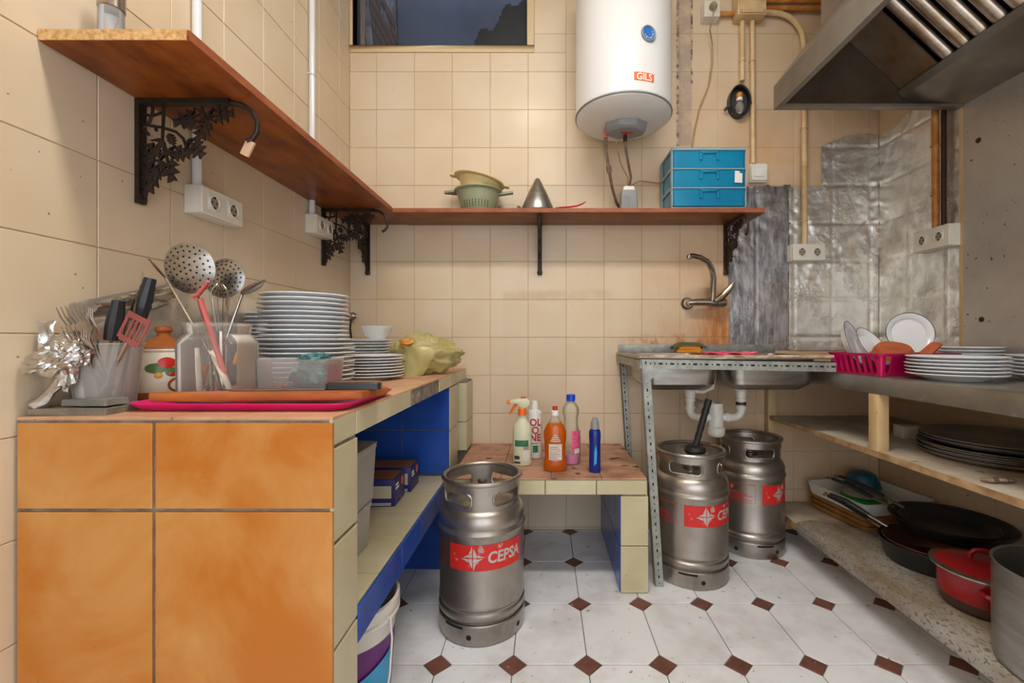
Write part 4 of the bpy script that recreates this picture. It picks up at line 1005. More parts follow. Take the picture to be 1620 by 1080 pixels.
part('aerator', MB().tube([(-.045, -.18, .216), (-.050, -.182, .202)], .0135, 12), M['steel'], tp)
part('lever', MB().tube([(.120, -.082, .004), (.150, -.092, .030), (.185, -.10, .070), (.203, -.104, .098)], [.019, .025, .021, .012], 12, flat=.75), M['chrome'], tp)

# ------------------------------------------------------------------ kegs
def cyl_patch(a0, a1, z0, z1, R, n=16):
    return MB().grid(lambda u, v: (R*math.sin(a0+(a1-a0)*u), -R*math.cos(a0+(a1-a0)*u), z0+(z1-z0)*v), n, 2)
KR = .1505
def make_keg(label, loc, rot):
    t = thing('beer_keg', label, 'beer keg', loc, rot, 'steel beer kegs')
    part('body', MB().lathe([(.146, .066), (.147, .076), (.153, .084), (.1545, .092), (.153, .100), (.1475, .106), (.1475, .112), (.1525, .120), (.1525, .128), (KR, .134), (KR, .235), (.1508, .245), (KR, .255), (KR, .350), (.154, .358), (.1565, .366), (.154, .374), (.150, .380), (.1515, .390), (.1515, .402),
                             (.146, .420), (.135, .435), (.115, .444), (.06, .448), (0, .449)], 64), M['keg'], t)
    bs = part('base_ring', MB().lathe([(.142, .001), (.148, .002), (.1525, .012), (.1535, .040), (.1535, .066), (.151, .070), (.1475, .070)], 64), M['keg'], t)
    hol = MB()
    for a in (-42, 28, 98, 168, 238):
        hol.lathe([(0, 0), (.009, 0)], 14); hol.xf(Matrix.Rotation(math.radians(a), 4, 'Z') @ Matrix.Translation((0, -.1537, .034)) @ Matrix.Rotation(PI/2, 4, 'X'), len(hol.v)-15)
    part('drain_hole', hol, M['dark'], bs)
    for a in (-8, 172): part('vent_slot', cyl_patch(math.radians(a), math.radians(a+28), .058, .0665, .1540), M['dark'], bs)
    # collar with four hand holes
    rcol = lambda z: .131+(.138-.131)*max(0, (z-.44)/.09)
    Na, Nz, zA, zB = 144, 18, .430, .528; hw, h0, h1, rc = math.radians(29), .452, .498, .016
    def inhole(u, v):
        a = (u*2*PI+PI/4) % (PI/2)-PI/4; z = zA+(zB-zA)*v
        if abs(a) > hw or not h0 < z < h1: return False
        dx = (hw-abs(a))*.134; dz = min(z-h0, h1-z)
        if dx < rc and dz < rc and (rc-dx)**2+(rc-dz)**2 > rc*rc: return False
        return True
    def colf(u, v):
        z = zA+(zB-zA)*v; a = u*2*PI; r = rcol(z); return (r*math.sin(a), -r*math.cos(a), z)
    part('collar', MB().grid(colf, Na, Nz, lambda u, v: not inhole(u, v)), M['keg'], t, solid=.004)
    rim = MB().tube([(.1365*math.cos(2*PI*k/64), .1365*math.sin(2*PI*k/64), .529) for k in range(64)], .0085, 10, closed=True)
    part('rim', rim, M['keg'], t)
    for q in range(4):
        pts = []
        for sx, sz, aa in ((1, 1, 0), (-1, 1, PI/2), (-1, -1, PI), (1, -1, 1.5*PI)):
            for k in range(5):
                a = aa+PI/2*k/4; x = sx*(hw*.134-rc)+rc*math.cos(a); z = (h0+h1)/2+sz*((h1-h0)/2-rc)+rc*math.sin(a)
                r = rcol(z)-.001; th = x/.134+q*PI/2; pts.append((r*math.sin(th), -r*math.cos(th), z))
        part('hand_hole_edge', MB().tube(pts, .0042, 6, closed=True), M['keg'], t)
    vv = part('valve', MB().lathe([(0, .449), (.036, .449), (.036, .456), (.028, .460), (.026, .466), (.015, .468), (.014, .500), (.017, .502), (.017, .508), (.011, .512), (0, .512)], 24), M['kegrim'], t)
    RL = KR+.0007
    for k in range(2):
        o = k*PI
        lb = part('red_label', cyl_patch(o, o+math.radians(102), .252, .337, RL, 30), M['kred'], t, label='scratched red printed band')
        em = MB()
        # four pointed pinwheel emblem
        s = .034
        for q in range(4):
            c0, s0 = math.cos(q*PI/2), math.sin(q*PI/2)
            for tri in ([(.0015, .0015), (s*.46, .0015), (s*.34, s*.46), (.0015, s)],):
                em.add([(x*c0-y*s0, x*s0+y*c0, 0) for x, y in tri], [(0, 1, 2, 3)])
            em.add([(x*c0-y*s0, x*s0+y*c0, 0) for x, y in [(s*.50, .002), (s*1.25, .002), (s*.80, s*.20), (s*.42, s*.40)]], [(0, 1, 2, 3)])
        em.xf(Matrix.Translation((math.radians(33)*KR+o*KR, .2945, 0)))
        part('emblem', wrap_mesh(em, lambda y: KR, .0014), M['ksil'], lb)
        tx = text_mb('CEPSA', .052, .014, .0014, .12, 'LEFT', .86).xf(Matrix.Translation((math.radians(52)*KR+o*KR-.002, .277, 0)))
        part('lettering', wrap_mesh(tx, lambda y: KR, .0014), M['ksil'], lb)
        p0, p1 = o+math.radians(113), o+math.radians(169); n_ = .0016/KR
        fr = part('outlined_label', cyl_patch(p0, p1, .252, .254, RL).add(*(lambda m: (m.v, m.f))(cyl_patch(p0, p1, .335, .337, RL))).add(*(lambda m: (m.v, m.f))(cyl_patch(p0, p0+n_, .252, .337, RL, 2))).add(*(lambda m: (m.v, m.f))(cyl_patch(p1-n_, p1, .252, .337, RL, 2))), M['kred'], t)
        fine = MB()
        for j in range(6): fine.add(*(lambda m: (m.v, m.f))(cyl_patch(p0+.06+(j % 2)*.1, p1-.1-(j % 3)*.12, .262+j*.007, .2645+j*.007, RL, 8)))
        part('small_print', fine, M['kred'], fr)
        he = MB().add([(x*.013+(p0+.28)*KR, y*.013+.318, 0) for x, y in [(0, -1), (.9, -.1), (.95, .55), (.5, .85), (0, .45), (-.5, .85), (-.95, .55), (-.9, -.1)]], [tuple(range(8))])
        part('heart_mark', wrap_mesh(he, lambda y: KR, .0010), M['kred'], fr)
    return t
K1 = make_keg('steel beer keg standing in front of the blue tiled opening', (-.2195, 1.583, 0), math.radians(-37)); K1.scale = (.985,)*3
K2 = make_keg('steel beer keg with black rod on top beside the bench leg', (.634, 1.908, 0), math.radians(-28))
K3 = make_keg('steel beer keg close to the back wall under the sink', (1.004, 2.155, 0), math.radians(-5))
rd = thing('keg_tap_handle', 'black ribbed lever of a keg coupler standing on the keg', 'keg coupler', (.655, 1.915, .512))
part('coupler', MB().lathe([(0, .0005), (.042, .0005), (.046, .012), (.040, .026), (.022, .034), (0, .036)], 24), M['rubber'], rd)
hp = [Vector((0, 0, .02))+Vector((.060, 0, .21))*k/12 for k in range(13)]
part('lever', MB().tube(hp, [.016, .0145, .013, .0145, .013, .015, .013, .015, .0135, .0155, .0135, .0155, .0145], 12), M['rubber'], rd)

# ------------------------------------------------------------------ plates
def plate_mesh(R, mat, H=.022, deep=.55, rim=None):
    mb = MB().lathe([(0, .003), (R*deep*.9, .003), (R*deep*.92, .0005), (R*deep, .0005), (R*deep*1.04, .003), (R*.80, H*.62), (R*.99, H-.002), (R, H), (R*.985, H+.0015), (R*.78, H*.72+.002), (R*deep*1.02, .0075), (0, .0065)], 44)
    return mb.mesh('plate', mat, smooth=40)
PM = {}
def plate(label, loc, R, group, H=.022, tilt=None, rim=False, name='plate'):
    k = (round(R, 4), H)
    if k not in PM: PM[k] = plate_mesh(R, M['porc'], H)
    o = link(name, PM[k]); o.location = loc; tag(o, label, 'plate', group)
    if tilt: o.rotation_euler = tilt
    else: o.rotation_euler = (0, 0, rnd.uniform(0, 6))
    return o
def stack(label, group, c, R, n, pitch, H=.022, wob=.004, seq=None):
    z = c[2]+.0005
    for k in range(n):
        r = R if seq is None else seq(k)
        lb_ = label
        if k == 0: lb_ = 'bottom'+label[label.index(' plate') if False else len('white'):]
        if k == n-1: lb_ = 'topmost'+label[len('white'):]
        if seq and 0 < k < n-1: lb_ = ('wider ' if k < 11 else 'smaller ')+label
        plate(lb_, (c[0]+rnd.uniform(-wob, wob), c[1]+rnd.uniform(-wob, wob), z), r, group, H)
        z += pitch
stack('white dinner plate in the tall stack behind the clear tub', 'plates in the tall stack', (-.724, 1.342, CZ), .139, 21, .0131, .020, .004, lambda k: .139 if k < 11 else .123)
stack('white plate in the shaded stack against the left wall', 'plates in the stack by the left wall', (-.910, 1.530, CZ), .104, 18, .0128, .02, .003)
stack('white side plate in the low stack beside the plastic bag', 'side plates in the low stack', (-.650, 1.672, CZ), .117, 8, .0108, .016, .002)
stack('white plate in the medium stack under the white bowl', 'plates in the stack under the bowl', (-.805, 1.985, CZ), .128, 11, .0128, .020, .003)
solo('bowl', 'white porcelain bowl on top of the medium plate stack', 'bowl', MB().lathe([(0, .001), (.035, .001), (.036, .006), (.055, .022), (.068, .058), (.066, .059), (.053, .024), (.034, .009), (0, .008)], 36), M['porc'], (-.748, 1.985, CZ+.0005+10*.0128+.022), smooth=40)

# ------------------------------------------------------------------ front of the counter
ptz = CZ
pt = thing('serving_tray', 'magenta pink plastic tray at the front of the counter', 'tray', (-.640, 1.062, CZ))
pt.rotation_euler = (0, 0, 0)
part('tray_base', MB().rr([(.001, .216, .134, .03), (.003, .220, .138, .03), (.016, .234, .150, .035), (.018, .234, .150, .035), (.016, .229, .146, .035), (.005, .216, .134, .03)], 6), M['pink'], pt)
TT = CZ+.0055
# sharpening stones on a foil scrap
solo('stone_offcut', 'rough grey stone slab lying on the counter end by the wall', 'stone slab', MB().rr([(.001, .075, .040, .004), (.013, .076, .041, .004)], 2).jitter(.003, 40, 2), M['stone2'], (-.942, .912, CZ), .05, smooth=0)
solo('whetstone', 'dark grey whetstone lying on the rough stone slab', 'whetstone', MB().rr([(.0015, .048, .026, .003), (.013, .047, .025, .004)], 2).jitter(.001, 40, 4), M['stone'], (-.925, .915, CZ+.0155), -.03, smooth=0)
def crumple(rx, ry, rz, seed, sub=3, amp=.35, fr=3.0):
    bm = bmesh.new(); bmesh.ops.create_icosphere(bm, subdivisions=sub, radius=1); mb = MB()
    bm.verts.index_update()
    vs = []
    for v in bm.verts:
        p = v.co.normalized(); k = 1+amp*(mnoise.noise(p*fr+Vector((seed, 2*seed, 0)))+.6*mnoise.noise(p*fr*2.6+Vector((0, seed, 5)))-.35*abs(mnoise.noise(p*fr*1.4+Vector((9, seed, 1)))))
        vs.append((p.x*rx*k, p.y*ry*k, p.z*rz*k))
    mb.add(vs, [tuple(v.index for v in f.verts) for f in bm.faces]); bm.free(); return mb
fm = thing('crumpled_foil', 'crumpled kitchen foil bunched against the left wall above the stones', 'foil', (-.945, .925, CZ+.0165))
c0 = fm.location
def relv(px, py, Y): return at(px, py, Y)-c0
b = crumple(.056, .026, .026, 1, 4, .34, 2.6).xf(Matrix.Translation(relv(84, 570, .872)) @ Matrix.Rotation(-.35, 4, 'Y'))
b.add(*(lambda m: (m.v, m.f))(crumple(.036, .022, .034, 4, 4, .36, 2.6).xf(Matrix.Translation(relv(112, 558, .885)))))
b.add(*(lambda m: (m.v, m.f))(crumple(.018, .016, .042, 6, 3, .4, 3.0).xf(Matrix.Translation(relv(106, 585, .885)))))
twist = [relv(62, 641, .885), relv(72, 630, .885), relv(84, 617, .885), relv(98, 604, .885), relv(106, 590, .885)]
b.tube(twist, [.016, .012, .010, .010, .012], 9); b.jitter(.006, 60, 3, len(b.v)-45)
for (p0, p1, p2, p3) in (((58, 508), (90, 505), (88, 545), (57, 540)), ((60, 540), (118, 520), (128, 560), (70, 572))):
    q = [relv(*p0, .885), relv(*p1, .895), relv(*p2, .89), relv(*p3, .88)]
    st = len(b.v)
    b.grid(lambda u, v: tuple((q[0]*(1-u)+q[1]*u)*(1-v)+(q[3]*(1-u)+q[2]*u)*v), 10, 8); b.jitter(.007, 45, 8, st)
part('foil', b, M['crumple'], fm, smooth=0)
# foil splash guard stuck to the left wall
gd = MB()
def guard(u, v):
    y = .95+.62*u; top = 1.075+.24*max(0, min(1, (y-.94)/.34))*.42 if y < 1.28 else 1.175-.04*(y-1.28)/.3
    z = CZ+.012+(top-CZ-.012)*v
    return (XL+.006+crease(y, z, 21)*1.1+.012*(v > .9)*0, y, z)
gd.grid(guard, 70, 34)
solo('foil_splash_guard', 'dull foil sheet stuck on the left wall behind the jars', 'foil lining', gd, M['foil'], smooth=50)
ft = MB()
P = [at(98, 478, .96), at(285, 444, 1.235), at(262, 478, 1.20), at(120, 520, .975)]
P[0].x = XL+.045; P[3].x = XL+.03; P[1].x = XL+.014; P[2].x = XL+.016
ft.grid(lambda u, v: tuple((P[0]*(1-u)+P[1]*u)*(1-v)+(P[3]*(1-u)+P[2]*u)*v+Vector((.010*math.sin(v*7+u*2), 0, 0))), 30, 10); ft.jitter(.006, 26, 5)
solo('foil_strip', 'folded shiny foil strip along the top of the wall guard', 'foil', ft, M['crumple'], smooth=0)

# translucent cup with cutlery
cp = Vector((-1.022+.0, 1.02, CZ)); CC = Vector((-.992+.0, 1.02, CZ))
CUPC = Vector(((168-860)/FPX*.956, .956, CZ))
cu = thing('plastic_cup', 'milky translucent plastic tub full of cutlery', 'tub', CUPC)
part('wall', MB().lathe([(0, .002), (.046, .002), (.048, .004), (.061, .138), (.065, .140), (.0645, .143), (.0585, .141), (.045, .008), (0, .006)], 40), M['milky'], cu)
def fork_mb(L=.19):
    mb = MB().tube([(0, 0, 0), (0, 0, L*.30), (0, -.003, L*.55), (0, 0, L*.66)], [.0065, .005, .003, .004], 8, flat=.35, up=(0, 1, 0))
    mb.prism([(-.004, L*.65), (-.0125, L*.72), (-.0125, L*.80), (.0125, L*.80), (.0125, L*.72), (.004, L*.65)], .001, lambda a, b, c: (a, c, b), -.001)
    for k in range(4):
        x = -.011+k*.0073; mb.tube([(x, 0, L*.79), (x, -.004, L*.90), (x, -.001, L)], [.0016, .0016, .0008], 6)
    return mb
FK = fork_mb().mesh('fork', M['chrome'])
def fork(label, p0, p1, roll):
    o = link('fork', FK); tag(o, label, 'fork', 'forks in the milky tub'); pose(o, p0, p1, roll); return o
cB = CUPC+Vector((0, 0, .012))
for (bx_, px, py, Y, roll) in ((.02, 100, 484, .872, .25), (.028, 120, 480, .868, .0), (.018, 143, 486, .880, -.4), (.01, 108, 516, .862, .2), (-.005, 136, 522, .866, -.2)):
    tip = at(px, py, Y); base = cB+Vector((bx_, .0+.012*roll, .0)); dirv = (tip-base); b0_ = tip-dirv.normalized()*.19
    fork('stainless steel fork sticking up out of the milky tub', b0_, tip, roll)
def knife(name, label, cat, p0, p1, hl, r, mat, blade=.0, bm_=None, ribs=False, group=None):
    """handle along +Z from p0 (bottom) to p1 (top end); blade hangs below"""
    L = (Vector(p1)-Vector(p0)).length
    t = thing(name, label, cat, (0, 0, 0), 0, group); pose(t, p0, p1)
    n = 15; zz = [L-hl+hl*k/(n-1) for k in range(n)]
    rr_ = [r*(.75+.25*math.sin(PI*min(1, .15+k/(n-1)*.9)))*(1.10 if ribs and k % 2 and k > 4 else 1) for k in range(n)]
    part('handle', MB().tube([(0, 0, z) for z in zz], rr_, 10, flat=.75 if not ribs else 1), mat, t)
    part('blade', bm_ if bm_ else MB().tube([(0, 0, 0), (0, 0, (L-hl)*.5), (0, 0, L-hl+.004)], [.004, .0045, .005], 8, flat=.3), M['chrome'], t)
    return t
knife('kitchen_knife', 'kitchen knife with thick black handle standing in the milky tub', 'knife', cB+Vector((.005, -.02, 0)), at(188, 475, .935), .085, .0175, M['blackp'])
knife('masher', 'kitchen tool with ribbed black handle leaning out of the milky tub', 'utensil', cB+Vector((.005, .015, 0)), at(238, 440, .985), .10, .0145, M['blackp'], ribs=True)
sv = thing('slotted_turner', 'rose tinted slotted turner head showing above the milky tub', 'utensil'); pose(sv, cB+Vector((.0, -.022, .0)), at(222, 500, .93), 0)
Ls = (at(222, 500, .93)-(cB+Vector((0, -.022, 0)))).length
part('head', MB().box((-.026, -.001, Ls-.060), (-.020, .001, Ls)).box((.020, -.001, Ls-.060), (.026, .001, Ls)).box((-.020, -.001, Ls-.064), (.020, .001, Ls-.052)).box((-.020, -.001, Ls-.012), (.020, .001, Ls))
     .box((-.011, -.001, Ls-.052), (-.007, .001, Ls-.012)).box((-.0015, -.001, Ls-.052), (.0025, .001, Ls-.012)).box((.008, -.001, Ls-.052), (.012, .001, Ls-.012)), M['spatula'], sv)
part('stem', MB().tube([(0, 0, 0), (0, 0, Ls-.062)], .0045, 8), M['chrome'], sv)
tg = thing('tongs', 'narrow steel tongs leaning in the milky tub', 'tongs'); a_, b_ = cB+Vector((.02, -.005, 0)), at(214, 473, .955); pose(tg, a_, b_, .4); Lt = (b_-a_).length
for s in (-1, 1): part('arm', MB().tube([(s*.008, 0, 0), (s*.008, 0, Lt*.5), (s*.002, 0, Lt)], [.006, .007, .005], 8, flat=.25), M['chrome'], tg)

# ceramic jar
JC = Vector(((259-860)/FPX*1.106, 1.106, CZ))
jr = thing('ceramic_jar', 'cream ceramic jar with painted fruit and caramel lid', 'jar', JC); jr.scale = (.9, .9, .93)
JP = [(0, .002), (.052, .002), (.060, .006), (.074, .035), (.077, .070), (.072, .110), (.068, .128), (.071, .134), (.068, .138), (.062, .136), (0, .134)]
part('body', MB().lathe(JP, 44), M['cerw'], jr)
part('lid', MB().lathe([(.070, .138), (.068, .143), (.050, .152), (.030, .162), (.016, .170), (.014, .178), (.020, .186), (.018, .196), (0, .200)], 36), M['cerb'], jr)
part('foot_glaze', MB().lathe([(.0525, .0025), (.0607, .0062), (.0700, .025), (.0700+.0006, .0254)], 44), M['cerb'], jr)
def jrad(z):
    for (r0, z0), (r1, z1) in zip(JP[2:], JP[3:]):
        if z0 <= z <= z1: return r0+(r1-r0)*(z-z0)/(z1-z0)
    return .07
def fruit(parent, name, deg, z, rx, rz, mat, off=.0012, shape=None, n=20):
    mb = MB(); vs = [(0, 0, .003)]
    for k in range(n):
        a = 2*PI*k/n; vs.append((rx*math.cos(a), rz*math.sin(a), 0)) if shape is None else vs.append((*shape(a), 0))
    mb.add(vs, [(0, 1+k, 1+(k+1) % n) for k in range(n)])
    for i, (x, y, d) in enumerate(mb.v):
        r = jrad(z+y)+off+d; a = math.radians(deg)+x/jrad(z+y); mb.v[i] = (r*math.sin(a), -r*math.cos(a), z+y)
    return part(name, mb, mat, parent)
lf_ = lambda rx, rz, t: (lambda a: (rx*math.cos(a)*math.cos(t)-rz*math.sin(a)*math.sin(t), rx*math.cos(a)*math.sin(t)+rz*math.sin(a)*math.cos(t)))
yaw = math.degrees(math.atan2(JC.x, JC.y))
base = -yaw
for d, z, rx, rz, m in ((-12, .088, .024, .013, 'fgrn'), (14, .078, .016, .012, 'fgrn'), (28, .100, .018, .014, 'fgrn')):
    fruit(jr, 'painted_leaf', d+base, z, rx, rz, M[m], .0009)
for d, z, rx, rz, m in ((5, .102, .019, .014, 'fred'), (30, .104, .008, .008, 'fyel'), (22, .082, .007, .008, 'fred'), (13, .075, .007, .008, 'fred'), (-8, .070, .009, .008, 'fyel')):
    fruit(jr, 'painted_fruit', d+base, z, rx, rz, M[m], .0018)
fruit(jr, 'painted_basket', 24+base, .045, .024, .020, M['cerb'], .001); fruit(jr, 'painted_basket_panel', 24+base, .044, .018, .014, M['cerw'], .0024)

# clear jar of utensils standing on the tray
UJ = Vector(((346-860)/FPX*1.055, 1.055, TT))
uj = thing('utensil_jar', 'clear plastic jar crammed with ladles, whisk and spoons', 'jar', UJ)
part('wall', MB().rr([(.001, .066, .050, .020), (.004, .070, .054, .022), (.135, .071, .055, .022), (.150, .066, .052, .030), (.158, .060, .049, .036), (.166, .062, .051, .036), (.182, .062, .051, .036), (.182, .059, .048, .034), (.158, .057, .046, .034), (.148, .063, .049, .028), (.134, .068, .052, .02), (.006, .067, .051, .02)], 6), M['clear'], uj)
part('rim_band', MB().rr([(.176, .0632, .0522, .036), (.184, .0632, .0522, .036)], 6, cap0=False, cap1=False), M['clear2'], uj)
ub = UJ+Vector((0, 0, .010))
def skimmer(label, p0, pc, R, roll, dish=.018, face=None):
    t = thing('skimmer', label, 'skimmer', (0, 0, 0), 0, 'perforated skimmers'); pose(t, p0, pc, roll); L = (Vector(pc)-Vector(p0)).length
    n = 5; prof = [(0, .0)]
    def dishf(r): return dish*(r/R)**2
    # disc lies in local XZ plane, hollow side toward -Y
    mb = MB().lathe([(0, dish)]+[(R*k/8, dish-dishf(R*k/8)) for k in range(1, 9)]+[(R*1.0, -.001)]+[(R*k/8, dish-dishf(R*k/8)-.0015) for k in range(7, 0, -1)]+[(0, dish-.0015)], 40)
    mb.xf(Matrix.Translation((0, 0, L)) @ Matrix.Rotation(PI/2, 4, 'X') )
    ds = part('disc', mb, M['steel'], t)
    hl = MB()
    for rr_, cnt in ((.0, 1), (R*.22, 6), (R*.44, 12), (R*.66, 18), (R*.84, 22)):
        for k in range(cnt):
            a = 2*PI*k/cnt+rr_*40; x, y = rr_*math.cos(a), rr_*math.sin(a); z = dish-dishf(rr_)+.0006
            hl.lathe([(0, z), (.0024, z)], 7, (x, y, 0))
    hl.xf(Matrix.Translation((0, 0, L)) @ Matrix.Rotation(PI/2, 4, 'X'))
    part('perforation', hl, M['dark'], ds)
    part('handle', MB().tube([(0, .006, 0), (0, .006, L*.5), (0, .004, L-R*.96)], [.006, .005, .005], 8, flat=.45), M['chrome'], t)
    return t
skimmer('large round perforated steel skimmer in the clear jar', ub+Vector((.012, -.012, 0)), at(300, 424, 1.00), .0575, 0.0, .014)
skimmer('darker perforated skimmer behind the large one in the clear jar', ub+Vector((.0, .022, 0)), at(356, 440, 1.10), .0500, 0.0, .012)
wk_ = thing('whisk', 'steel balloon whisk standing head up in the clear jar', 'whisk'); p0, p1 = ub+Vector((.004, .004, 0)), at(348, 448, 1.06); pose(wk_, p0, p1); L = (p1-p0).length
part('handle', MB().tube([(0, 0, 0), (0, 0, L-.115)], .008, 10), M['chrome'], wk_)
for k in range(5):
    a = PI*k/5; pts = []
    for q in range(15):
        f = q/14; s = math.sin(PI*f); w_ = .026*math.sin(PI*(f))**.8*(1 if f < .5 else -1) if False else .027*math.cos(PI*f)*(math.sin(PI*min(1, .12+.88*abs(math.sin(PI*f))))*0+min(1, .25+abs(math.sin(PI*f))*1.0))
        pts.append((w_*math.cos(a), w_*math.sin(a), L-.115+.115*math.sin(PI*f)**.8))
    part('wire', MB().tube(pts, .0012, 5), M['chrome'], wk_)
def spoon(name, label, p0, pm_, p1, mat, bl=.06, bw=.018, cat='spoon'):
    t = thing(name, label, cat, p0); q = [Vector(p0)-Vector(p0), (Vector(pm_)-Vector(p0))]
    d = (Vector(p1)-Vector(pm_)); n = 8
    part('handle', MB().tube([(0, 0, 0), q[1]*.5, q[1]], [.004, .003, .003], 8), mat, t)
    part('bowl', MB().tube([q[1]+d*k/n for k in range(n+1)], [.003]+[bw*math.sin(PI*(.12+.86*k/n))**.7 for k in range(1, n)]+[.004], 12, flat=.28), mat, t)
    return t
spoon('spoon', 'steel spoon sticking out of the clear jar towards the plates', ub+Vector((-.03, .0, 0)), at(383, 466, 1.07), at(419, 443, 1.06), M['chrome'])
sp2 = thing('spatula', 'salmon pink plastic spatula in the clear jar', 'spatula'); a_, b_ = ub+Vector((.035, -.01, .01)), at(312, 458, .99); pose(sp2, a_, b_); Lq = (b_-a_).length
part('handle', MB().tube([(0, 0, 0), (0, 0, Lq*.6), (0, 0, Lq-.02)], .0055, 8), M['pinkspat'], sp2)
part('head', MB().tube([(-.014, 0, Lq-.014), (.0, 0, Lq-.010), (.030, 0, Lq+.014)], [.006, .008, .005], 8, flat=.6), M['pinkspat'], sp2)
for i, (lab, mat, a_, b_, r) in enumerate((('cream plastic handle standing upright inside the clear jar', 'creamh', (-.022, -.028, .0), (-.034, -.022, .125), .0085),
                                ('cream plastic handle leaning across inside the clear jar', 'creamh', (.050, -.026, .012), (-.004, -.020, .12), .0085),
                                ('steel handle standing inside the clear jar', 'chrome', (.012, -.034, .0), (.0, -.026, .11), .005),
                                ('orange plastic spatula tip inside the clear jar', 'bread', (.040, .004, .080), (.052, .0, .118), .012),
                                ('brown wooden handle in the bottom of the clear jar', 'hwood', (-.050, -.006, .0), (-.036, .008, .085), .011))):
    a_, b_ = UJ+Vector(a_)+Vector((0, 0, .008)), UJ+Vector(b_)
    solo(('serving_spoon', 'slotted_spoon', 'table_spoon', 'orange_spatula', 'wooden_spoon')[i], lab, 'utensil', MB().tube([Vector((0, 0, 0)), (b_-a_)*.5, b_-a_], [r*.9, r, r*.8], 10, flat=.6), M[mat], a_)
spoon('long_fork', 'slim long steel fork behind the large skimmer', ub+Vector((.02, .02, .0)), at(262, 440, 1.10), at(236, 410, 1.12), M['chrome'], bw=.005, cat='fork')

# chopping boards and knives on the tray
cbz = CZ+.0195
cb = solo('chopping_board', 'thick orange brown chopping board resting on the pink tray', 'chopping board',
     MB().prism([(-.205, -.045), (-.19, -.064), (-.10, -.072), (.20, -.066), (.240, -.045), (.268, .022), (.270, .050), (.255, .062), (.235, .050), (.205, .020), (.19, .060), (-.03, .060), (-.06, -.018), (-.17, -.030)], .018, h0=.0005), M['board'], (-.640, 1.000, cbz), .06, bevel=.004)
kz = cbz+.0185
def table_knife(label, p0, p1, hl, hmat, bw, z):
    p0, p1 = Vector((p0[0], p0[1], 0)), Vector((p1[0], p1[1], 0)); L = (p1-p0).length
    t = thing('kitchen_knife', label, 'knife', (p0.x, p0.y, z), math.atan2(p1.y-p0.y, p1.x-p0.x), 'knives on the chopping boards')
    part('blade', MB().prism([(0, 0), (.02, -bw*.7), (L-hl, -bw), (L-hl, bw*.15)], .0026, h0=.0008), M['steel'], t)
    part('handle', MB().rr([(.0005, hl/2, .011, .009), (.013, hl/2, .0105, .009), (.016, hl/2-.003, .008, .008)], 5, (L-hl/2-.002, -.006)), hmat, t)
    return t
table_knife('long kitchen knife with black handle on the chopping board', (-.70, .975), (-.368, 1.010), .118, M['blackp'], .022, kz)
table_knife('kitchen knife with light wooden handle on the chopping board', (-.66, 1.003), (-.375, 1.036), .105, M['hwood'], .018, kz)
table_knife('small knife with dark handle furthest back on the board', (-.61, 1.030), (-.395, 1.056), .09, M['blackp'], .014, kz)

# clear tub with teal cloth
TC = Vector(((467-860)/FPX*1.125, 1.118, TT+.0))
TC = Vector((-.628, 1.136, TT))
tb = thing('plastic_tub', 'clear rectangular plastic tub holding a teal cloth', 'tub', TC)
part('wall', MB().rr([(.001, .088, .045, .012), (.003, .090, .047, .012), (.092, .096, .052, .014), (.096, .098, .054, .014), (.096, .094, .050, .014), (.004, .086, .043, .012)], 5), M['milky'], tb)
tc = crumple(.048, .030, .038, 12, 4, .35, 3.5).xf(Matrix.Translation(TC+Vector((.030, 0, .052))))
solo('cleaning_cloth', 'fluffy teal cleaning cloth stuffed in the clear tub', 'cloth', tc.add(*(lambda m: (m.v, m.f))(crumple(.040, .022, .014, 15, 4, .5, 5).xf(Matrix.Translation(TC+Vector((.045, -.005, .096)))))), M['teal'], smooth=60)
solo('red_grater', 'pink plastic scraper lying in the clear tub', 'scraper', MB().rr([(0, .030, .006, .003), (.004, .030, .006, .003)], 3).xf(Matrix.Rotation(-.35, 4, 'Y')), M['pinkspat'], TC+Vector((-.045, -.025, .020)))

# plastic bag
bagc = Vector(((674-860)/FPX*1.95, 1.95, CZ))
def bagfn(u, v):
    a = u*2*PI; p = PI*v
    d = Vector((math.cos(a)*math.sin(p), math.sin(a)*math.sin(p), math.cos(p)))
    k = 1+.20*mnoise.noise(d*2.2+Vector((3, 1, 8)))+.14*mnoise.noise(d*6+Vector((1, 7, 2)))-.10*abs(mnoise.noise(d*9))
    x = d.x*.155*k; y = d.y*.115*k; z = d.z*.098*k
    z *= (1.0-.28*max(0, x)/.15); z = max(z, -.078)
    return (x, y, z+.0795)
bg_ = thing('plastic_bag', 'crumpled olive yellow plastic bag at the far end of the counter', 'plastic bag', (bagc.x, bagc.y, CZ))
part('bag', MB().grid(bagfn, 56, 36), M['bag'], bg_, smooth=70)
fl_ = MB().grid(lambda u, v: (-.06+.10*u+.02*math.sin(v*5), -.112-.020*math.sin(u*PI)-.012*v, .12-.115*v), 16, 14).jitter(.012, 18, 4)
part('loose_fold', fl_, M['bag'], bg_, smooth=70)
solo('orange_peel', 'orange peel showing in the mouth of the plastic bag', 'food scrap', crumple(.030, .02, .018, 3, 3, .4), M['bread'], bagc+Vector((-.055, -.100, .138)))
# ladle bundle hanging in the corner
lc = at(556, 500, 2.24)
ld = thing('hanging_ladle', 'shiny steel ladle hanging in the corner above the plates', 'ladle', lc)
part('bowl', crumple(.026, .018, .020, 2, 3, .25), M['chrome'], ld)
part('handle', MB().tube([(0, 0, 0), (-.015, .02, -.06), (-.012, .03, -.115)], .004, 8), M['ironb'], ld)
part('foil_scrap', MB().grid(lambda u, v: (-.12*u, .02+.03*u, .012-.05*v+.03*u), 12, 6).jitter(.012, 25, 6), M['crumple'], ld, smooth=0)

